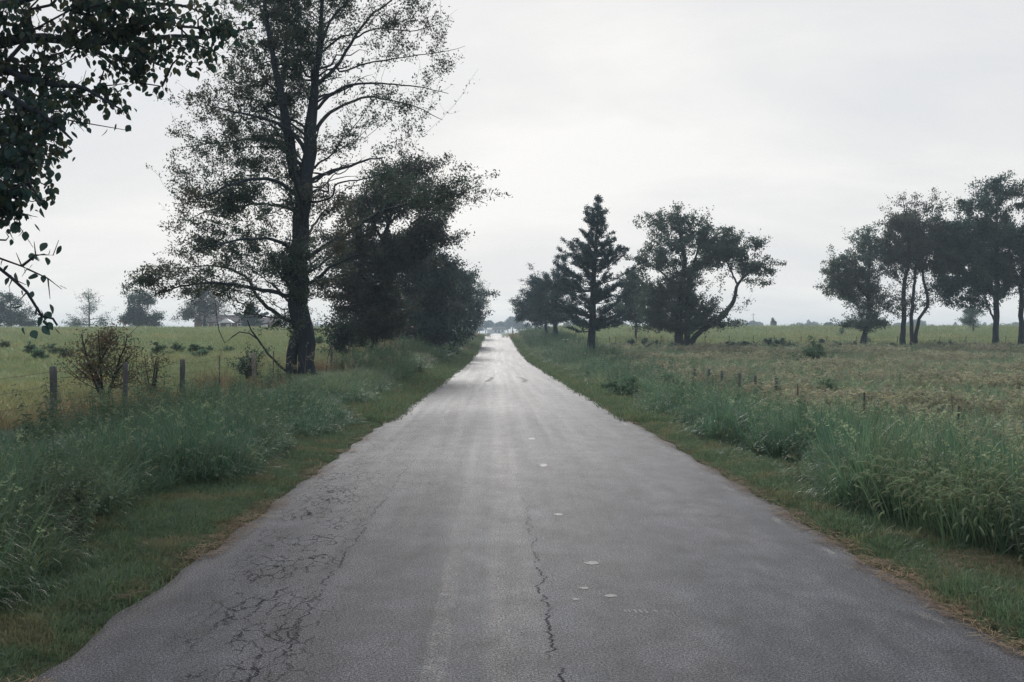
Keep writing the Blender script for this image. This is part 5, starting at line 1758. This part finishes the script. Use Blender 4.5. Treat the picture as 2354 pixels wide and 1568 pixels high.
# ------------------------------------------------------------------ fences
def fence(name, label, posts, strands, twist=True, y_wire=None):
    """posts: (X, Y, top z, kind, lean); strands: heights above ground at which wires run from post to post."""
    X0, Y0 = posts[0][0], posts[0][1]
    z0 = float(H(X0, Y0))
    root = empty(name, (X0, Y0, z0))
    tag(root, label, 'fence')
    org = np.array([X0, Y0, z0])
    for (X, Y, top, kind, lean, lab) in posts:
        z = float(H(X, Y))
        if kind == 'steel':
            bm = bmesh.new()
            h = top - z
            wf = .018 if Y < 60 else .032
            boxes(bm, (-wf, wf, -.003, .003, -.3, h), (-.003, .003, .0035, .034, -.3, h))
            for k in range(int(h / .08)):
                boxes(bm, (-.007, .007, -.011, -.0035, k * .08 + .05, k * .08 + .075))
            boxes(bm, (-.06, .06, .0345, .038, -.25, -.05))
            o = bm_obj('steel_post', bm, M['steel'], root)
        else:
            r0 = .062 if kind != 'thin' else .05
            hs = np.linspace(-.35, top - z, 9)
            tb = Tubes()
            pts = np.stack([.008 * np.sin(hs * 5 + X), .008 * np.cos(hs * 4), hs], 1)
            tb.add(pts, r0 * (1.03 - .05 * np.arange(9) / 8) * (1 + rng.normal(0, .012, 9)), 10, .035)
            ring = tb.v[0][-10:]
            capc = ring.mean(0) + [0, 0, .012]
            v = np.concatenate([tb.v[0], [capc]])
            n = len(v) - 1
            tris = [(n - 10 + i, n - 10 + (i + 1) % 10, n) for i in range(10)]
            me = mesh_np('wooden_post', v, tb.f[0], False, tris)
            o = link('wooden_post', me, root, M['wood_pale'] if kind == 'pale' else M['wood'])
        o.location = (X - X0, Y - Y0, z - z0)
        o.rotation_euler = (lean * .6, lean, rng.uniform(-.3, .3))
        if lab:
            o['label'] = lab
    for hgt in strands:
        tb = Tubes()
        P0 = [np.array([p[0] + .0, p[1], float(H(p[0], p[1])) + hgt]) for p in posts]
        for a, b in zip(P0[:-1], P0[1:]):
            k = max(4, int(np.linalg.norm(b - a) / 1.2))
            t = np.linspace(0, 1, k)
            q = a + (b - a) * t[:, None]
            q[:, 2] -= .05 * np.sin(t * math.pi) * min(1.5, np.linalg.norm(b - a) / 5)
            rad = .0028 if a[1] < 60 else .0045
            tb.add(q, np.full(k, rad), 4)
            if a[1] < 34:                                # barbs
                Ld = np.linalg.norm(b - a)
                for s in np.arange(.12, Ld, .14):
                    c = a + (b - a) * (s / Ld)
                    c[2] -= .05 * math.sin(s / Ld * math.pi) * min(1.5, Ld / 5)
                    d = rng.normal(0, .011, 3)
                    tb.add(np.array([c - d, c + d]), np.array([.0016, .001]), 3)
        tb.obj('barbed_wire', M['wire'], root, org)


LU, RU = -7.9, 7.7
lp = []
for Y, top, kind, lean, lab in ((4.5, 1.4, 'wood', .02, None), (10.5, 1.38, 'wood', -.02, None), (17.1, 1.36, 'wood', .01, 'thick dark post nearest the left picture edge'), (20.4, .95, 'thin', .03, None), (24.1, 1.24, 'wood', .04, None), (27.4, 1.18, 'steel', .0, None),
                                (31.3, 1.26, 'pale', -.02, 'pale weathered post left of the leaning limb'), (34.0, 1.2, 'steel', .02, None), (41.0, 1.15, 'steel', .0, None), (46.0, 1.2, 'wood', .02, None), (52, 1.5, 'steel', 0, None), (59.6, 1.9, 'pale', .03, None), (68, 1.9, 'steel', 0, None),
                                (78, 2.2, 'wood', 0, None), (90, 2.6, 'steel', 0, None), (102, 2.9, 'wood', 0, None), (115, 3.1, 'steel', 0, None), (130, 3.4, 'wood', 0, None)):
    X = LU + float(xc(Y))
    z = float(H(X, Y))
    lp.append((X, Y, max(top + (.08 if Y > 20 else 0), z + 1.0) if Y < 50 else z + 1.1, kind, lean, lab))
fence('barbed_wire_fence', 'wood and steel post wire fence along the left side of the road', lp, (.42, .68, .92))
rp = []
for px, kind, lean in ((None, 'steel', 0), (2203, 'steel', .0), (1984, 'steel', .02), (1835, 'steel', -.02), (1781, 'thin', .03), (1738, 'thin', -.03), (1698, 'thin', .02), (1659, 'thin', 0), (1627, 'thin', .03), (1598, 'thin', -.03), (1545, 'steel', 0), (1522, 'steel', 0)):
    Y = 11.5 if px is None else (RU + .3) / ((px - CX) / FPX + .0164)
    X = RU + float(xc(Y))
    rp.append((X, Y, .68 + (0.06 if kind == 'thin' else 0), kind, lean, None))
for Y in (58, 68, 79, 90):
    X = RU + float(xc(Y))
    rp.append((X, Y, float(H(X, Y)) + 1.0, 'steel', 0, None))
fence('barbed_wire_fence', 'sagging wire fence sunk in tall grass along the right side of the road', rp, (.45, .7, .95))
fp = []
for px, lean in ((1300, 0), (1340, 0), (1372, 0), (1400, .02), (1415, 0), (1463, 0), (1519, 0), (1620, 0), (1676, 0), (1731, 0), (1779, 0), (1841, 0), (1896, .16), (1966, .06), (2060, .10), (2156, .14), (2220, 0), (2310, .05), (2400, 0), (2500, 0)):
    Y = 104 - 3 * (px < 1420)
    X = (px - CX) / FPX * Y
    fp.append((X, Y, float(H(X, Y)) + 1.32, 'steel', lean, None))
fence('stock_fence', 'thin steel post fence crossing the fields under the right-hand trees', fp, (.4, .8, 1.15))


# ------------------------------------------------------------------ houses
def gable_roof(bm, x0, x1, y0, y1, z, ridge, over=.35, th=.14):
    """Gable roof with its ridge along X, as a closed slab."""
    ym = (y0 + y1) / 2
    a = [(x0 - over, y0 - over, z - .1), (x0 - over, ym, ridge), (x0 - over, y1 + over, z - .1), (x0 - over, y1 + over, z - .1 - th), (x0 - over, ym, ridge - th), (x0 - over, y0 - over, z - .1 - th)]
    b = [(x1 + over,) + p[1:] for p in a]
    va = [bm.verts.new(p) for p in a]
    vb = [bm.verts.new(p) for p in b]
    for i in range(6):
        j = (i + 1) % 6
        bm.faces.new([va[i], vb[i], vb[j], va[j]])
    for v in (va, vb[::-1]):
        bm.faces.new([v[0], v[1], v[4], v[5]])
        bm.faces.new([v[1], v[2], v[3], v[4]])


def window(parent, x0, x1, z0, z1, y, mull=True):
    bm = bmesh.new()
    t = .09
    boxes(bm, (x0 - t, x0, y - .06, y + .05, z0 - t, z1 + t), (x1, x1 + t, y - .06, y + .05, z0 - t, z1 + t), (x0, x1, y - .06, y + .05, z1, z1 + t), (x0, x1, y - .06, y + .05, z0 - t, z0))
    if mull:
        boxes(bm, (x0, x1, y - .05, y + .03, (z0 + z1) / 2 - .03, (z0 + z1) / 2 + .03), ((x0 + x1) / 2 - .03, (x0 + x1) / 2 + .03, y - .055, y - .051, z0, z1))
    f = bm_obj('window', bm, M['white'], parent)
    bm = bmesh.new()
    boxes(bm, (x0, x1, y - .02, y - .004, z0, z1))
    bm_obj('pane', bm, M['glass'], f)


def brick_house():
    Y = 238
    X = (535 - CX) / FPX * Y
    z = float(H(X, Y))
    root = empty('brick_house', (X, Y, z))
    tag(root, 'long low red brick house half hidden by trees on the left crest', 'house')
    bm = bmesh.new()
    boxes(bm, (-9.2, 4.2, 0, 8, -.5, 2.6), (4.2, 9.8, 1.2, 8, -.5, 2.35))
    gab = [bm.verts.new(p) for p in ((-9.2, 0, 2.6), (-9.2, 8, 2.6), (-9.2, 4, 4.0))]
    bm.faces.new(gab)
    bm_obj('wall', bm, M['brick'], root)
    bm = bmesh.new()
    gable_roof(bm, -9.2, 4.2, 0, 8, 2.75, 4.35)
    r = bm_obj('roof', bm, M['shingle_roof'], root)
    bm = bmesh.new()
    gable_roof(bm, 4.6, 9.8, 1.2, 8, 2.5, 3.7)
    bm_obj('roof', bm, M['shingle_roof'], root)
    bm = bmesh.new()
    boxes(bm, (1.6, 2.4, 3.6, 4.4, 3.6, 5.2))
    bm_obj('chimney', bm, M['brick'], r)
    for x in (-7.2, -4.4, 1.2):
        window(root, x, x + 1.3, .95, 2.15, -.06)
    bm = bmesh.new()
    boxes(bm, (-1.6, -.7, -.07, -.003, 0, 2.1))
    d = bm_obj('door', bm, M['white'], root)
    bm = bmesh.new()                                    # porch with a small gable
    boxes(bm, (-2.6, -2.45, -2.0, -1.85, 0, 2.3), (.15, .3, -2.0, -1.85, 0, 2.3))
    bm_obj('porch_post', bm, M['white'], root)
    bm = bmesh.new()
    vs = [bm.verts.new(p) for p in ((-3.0, -2.2, 2.35), (.7, -2.2, 2.35), (-1.15, -2.2, 3.3), (-3.0, 0.5, 2.35), (.7, 0.5, 2.35), (-1.15, 1.5, 3.3))]
    for f in ((0, 1, 2), (0, 2, 5, 3), (1, 4, 5, 2), (0, 3, 4, 1)):
        bm.faces.new([vs[i] for i in f])
    bm_obj('porch_roof', bm, M['white'], root)
    bm = bmesh.new()
    boxes(bm, (5.0, 8.0, 1.12, 1.197, 0, 2.0))
    bm_obj('garage_door', bm, M['white'], root)


brick_house()


def white_house():
    Y = 600
    X = (1146 - CX) / FPX * Y
    z = float(H(X, Y))
    root = empty('white_house', (X, Y, z - .2))
    tag(root, 'small white house straight ahead beyond the road crest', 'house')
    bm = bmesh.new()
    boxes(bm, (-3.6, 3.6, 0, 7, -1, 2.6), (-7.0, -3.6, 1.0, 6, -1, 2.4))
    bm_obj('wall', bm, M['white'], root)
    bm = bmesh.new()
    gable_roof(bm, -3.6, 3.6, 0, 7, 2.7, 4.2)
    bm_obj('roof', bm, M['shingle_roof'], root)
    bm = bmesh.new()
    gable_roof(bm, -7.0, -4.0, 1.0, 6, 2.5, 3.6)
    bm_obj('roof', bm, M['white'], root)
    window(root, 1.6, 2.8, .9, 2.1, -.06)
    window(root, -2.4, -1.3, .9, 2.1, -.06)
    bm = bmesh.new()
    boxes(bm, (-.3, .6, -.07, -.003, 0, 2.1))
    bm_obj('door', bm, M['wood'], root)


white_house()


def white_shed():
    Y = 520
    X = (1203 - CX) / FPX * Y
    z = float(H(X, Y))
    root = empty('white_shed', (X, Y, z))
    tag(root, 'tiny white shed right of the road beyond the crest', 'shed')
    bm = bmesh.new()
    boxes(bm, (-1.7, 1.7, 0, 3, -1, 2.0))
    bm_obj('wall', bm, M['white'], root)
    bm = bmesh.new()
    gable_roof(bm, -1.7, 1.7, 0, 3, 2.1, 2.9, .2)
    bm_obj('roof', bm, M['white'], root)
    bm = bmesh.new()
    boxes(bm, (-.5, .5, -.06, -.003, 0, 1.8))
    bm_obj('door', bm, M['wood'], root)


white_shed()


def mailbox():
    Y = 186
    X = float(xc(Y)) + 2.95
    z = float(H(X, Y))
    root = empty('roadside_mailbox', (X, Y, z))
    tag(root, 'small rusty mailbox on a post at the crest on the right road edge', 'mailbox')
    bm = bmesh.new()
    boxes(bm, (-.05, .05, -.05, .05, -.3, .75))
    bm_obj('post', bm, M['wood'], root)
    tb = Tubes()
    a = np.linspace(0, math.pi, 7)
    bm = bmesh.new()
    prof = [(.11 * math.cos(t), .98 + .1 * math.sin(t)) for t in a] + [(-.11, .752), (.11, .752)]
    v0 = [bm.verts.new((p[0], -.25, p[1])) for p in prof]
    v1 = [bm.verts.new((p[0], .25, p[1])) for p in prof]
    n = len(prof)
    for i in range(n):
        bm.faces.new([v0[i], v0[(i + 1) % n], v1[(i + 1) % n], v1[i]])
    bm.faces.new(v0[::-1])
    bm.faces.new(v1)
    bm_obj('box', bm, M['iron'], root)


mailbox()


def utility_pole():
    Y = 420
    X = (1731 - CX) / FPX * Y
    z = float(H(X, Y))
    root = empty('utility_pole', (X, Y, z))
    tag(root, 'thin grey utility pole in front of the right treeline', 'pole')
    tb = Tubes()
    tb.add(np.array([[0, 0, -.5], [0, 0, 4], [0, 0, 8.6]]), np.array([.15, .13, .1]), 8)
    tb.obj('pole', M['wood_pale'], root, np.zeros(3))
    bm = bmesh.new()
    boxes(bm, (-.9, .9, -.16, -.105, 7.9, 8.02))
    bm_obj('cross_arm', bm, M['wood_pale'], root)


utility_pole()


# ------------------------------------------------------------------ calf in the weeds by the cedars
def calf():
    Y = 108
    X = (1309 - CX) / FPX * Y
    z = float(H(X, Y)) + .02
    V = [(0, 0, .72), (.22, 0, .76), (.46, 0, .74), (-.28, 0, .76), (-.5, 0, .74),          # back, shoulder, rump
         (.62, 0, .86), (.72, 0, .94), (.86, 0, .86), (.98, 0, .78),                           # neck, head, muzzle
         (.44, .12, .48), (.45, .12, .24), (.44, .12, .03), (.44, -.12, .48), (.43, -.12, .24), (.44, -.12, .03),
         (-.46, .12, .56), (-.40, .12, .42), (-.52, .12, .26), (-.49, .12, .03), (-.46, -.12, .56), (-.40, -.12, .42), (-.53, -.12, .26), (-.50, -.12, .03),
         (-.60, 0, .66), (-.63, 0, .45), (-.62, 0, .30), (.74, .12, .95), (.74, -.12, .95)]
    E = [(0, 1), (1, 2), (0, 3), (3, 4), (2, 5), (5, 6), (6, 7), (7, 8), (2, 9), (9, 10), (10, 11), (2, 12), (12, 13), (13, 14),
         (4, 15), (15, 16), (16, 17), (17, 18), (4, 19), (19, 20), (20, 21), (21, 22), (4, 23), (23, 24), (24, 25), (6, 26), (6, 27)]
    Rr = [.22, .23, .2, .22, .19, .12, .105, .085, .06, .075, .042, .04, .075, .042, .04, .1, .07, .045, .04, .1, .07, .045, .04, .03, .02, .03, .03, .03]
    me = bpy.data.meshes.new('calf')
    me.from_pydata(V, E, [])
    me.update()
    o = link('calf', me, None, M['cow'])
    o.location = (X, Y, z)
    o.rotation_euler = (0, 0, R(200))
    sk = o.modifiers.new('body', 'SKIN')
    if not me.skin_vertices:
        bpy.context.view_layer.objects.active = o
    for i, sv in enumerate(me.skin_vertices[0].data):
        sv.radius = (Rr[i], Rr[i])
        sv.use_root = (i == 0)
    ss = o.modifiers.new('smooth', 'SUBSURF')
    ss.levels = ss.render_levels = 2
    tag(o, 'black and white calf standing in weeds left of the tall ragged cedar', 'calf')


calf()

# ------------------------------------------------------------------ haze
def haze():
    bm = bmesh.new()
    boxes(bm, (-1400, 1400, -80, 1600, -3.0, 27.0))
    m = bpy.data.materials.new('air_haze')
    m.use_nodes = True
    t = m.node_tree
    for n in list(t.nodes):
        t.nodes.remove(n)
    out = nd(t, 'ShaderNodeOutputMaterial')
    v = nd(t, 'ShaderNodeVolumePrincipled')
    v.inputs['Color'].default_value = (0.70, 0.87, 1.0, 1)
    v.inputs['Density'].default_value = HAZE
    v.inputs['Anisotropy'].default_value = 0.25
    t.links.new(v.outputs[0], out.inputs['Volume'])
    m.cycles.homogeneous_volume = True if hasattr(m.cycles, 'homogeneous_volume') else None
    o = bm_obj('haze', bm, m)
    tag(o, kind='stuff')
    o['label'] = 'thin pale haze in the air over the whole landscape'
    o['category'] = 'haze'


HAZE = 0.00062
haze()
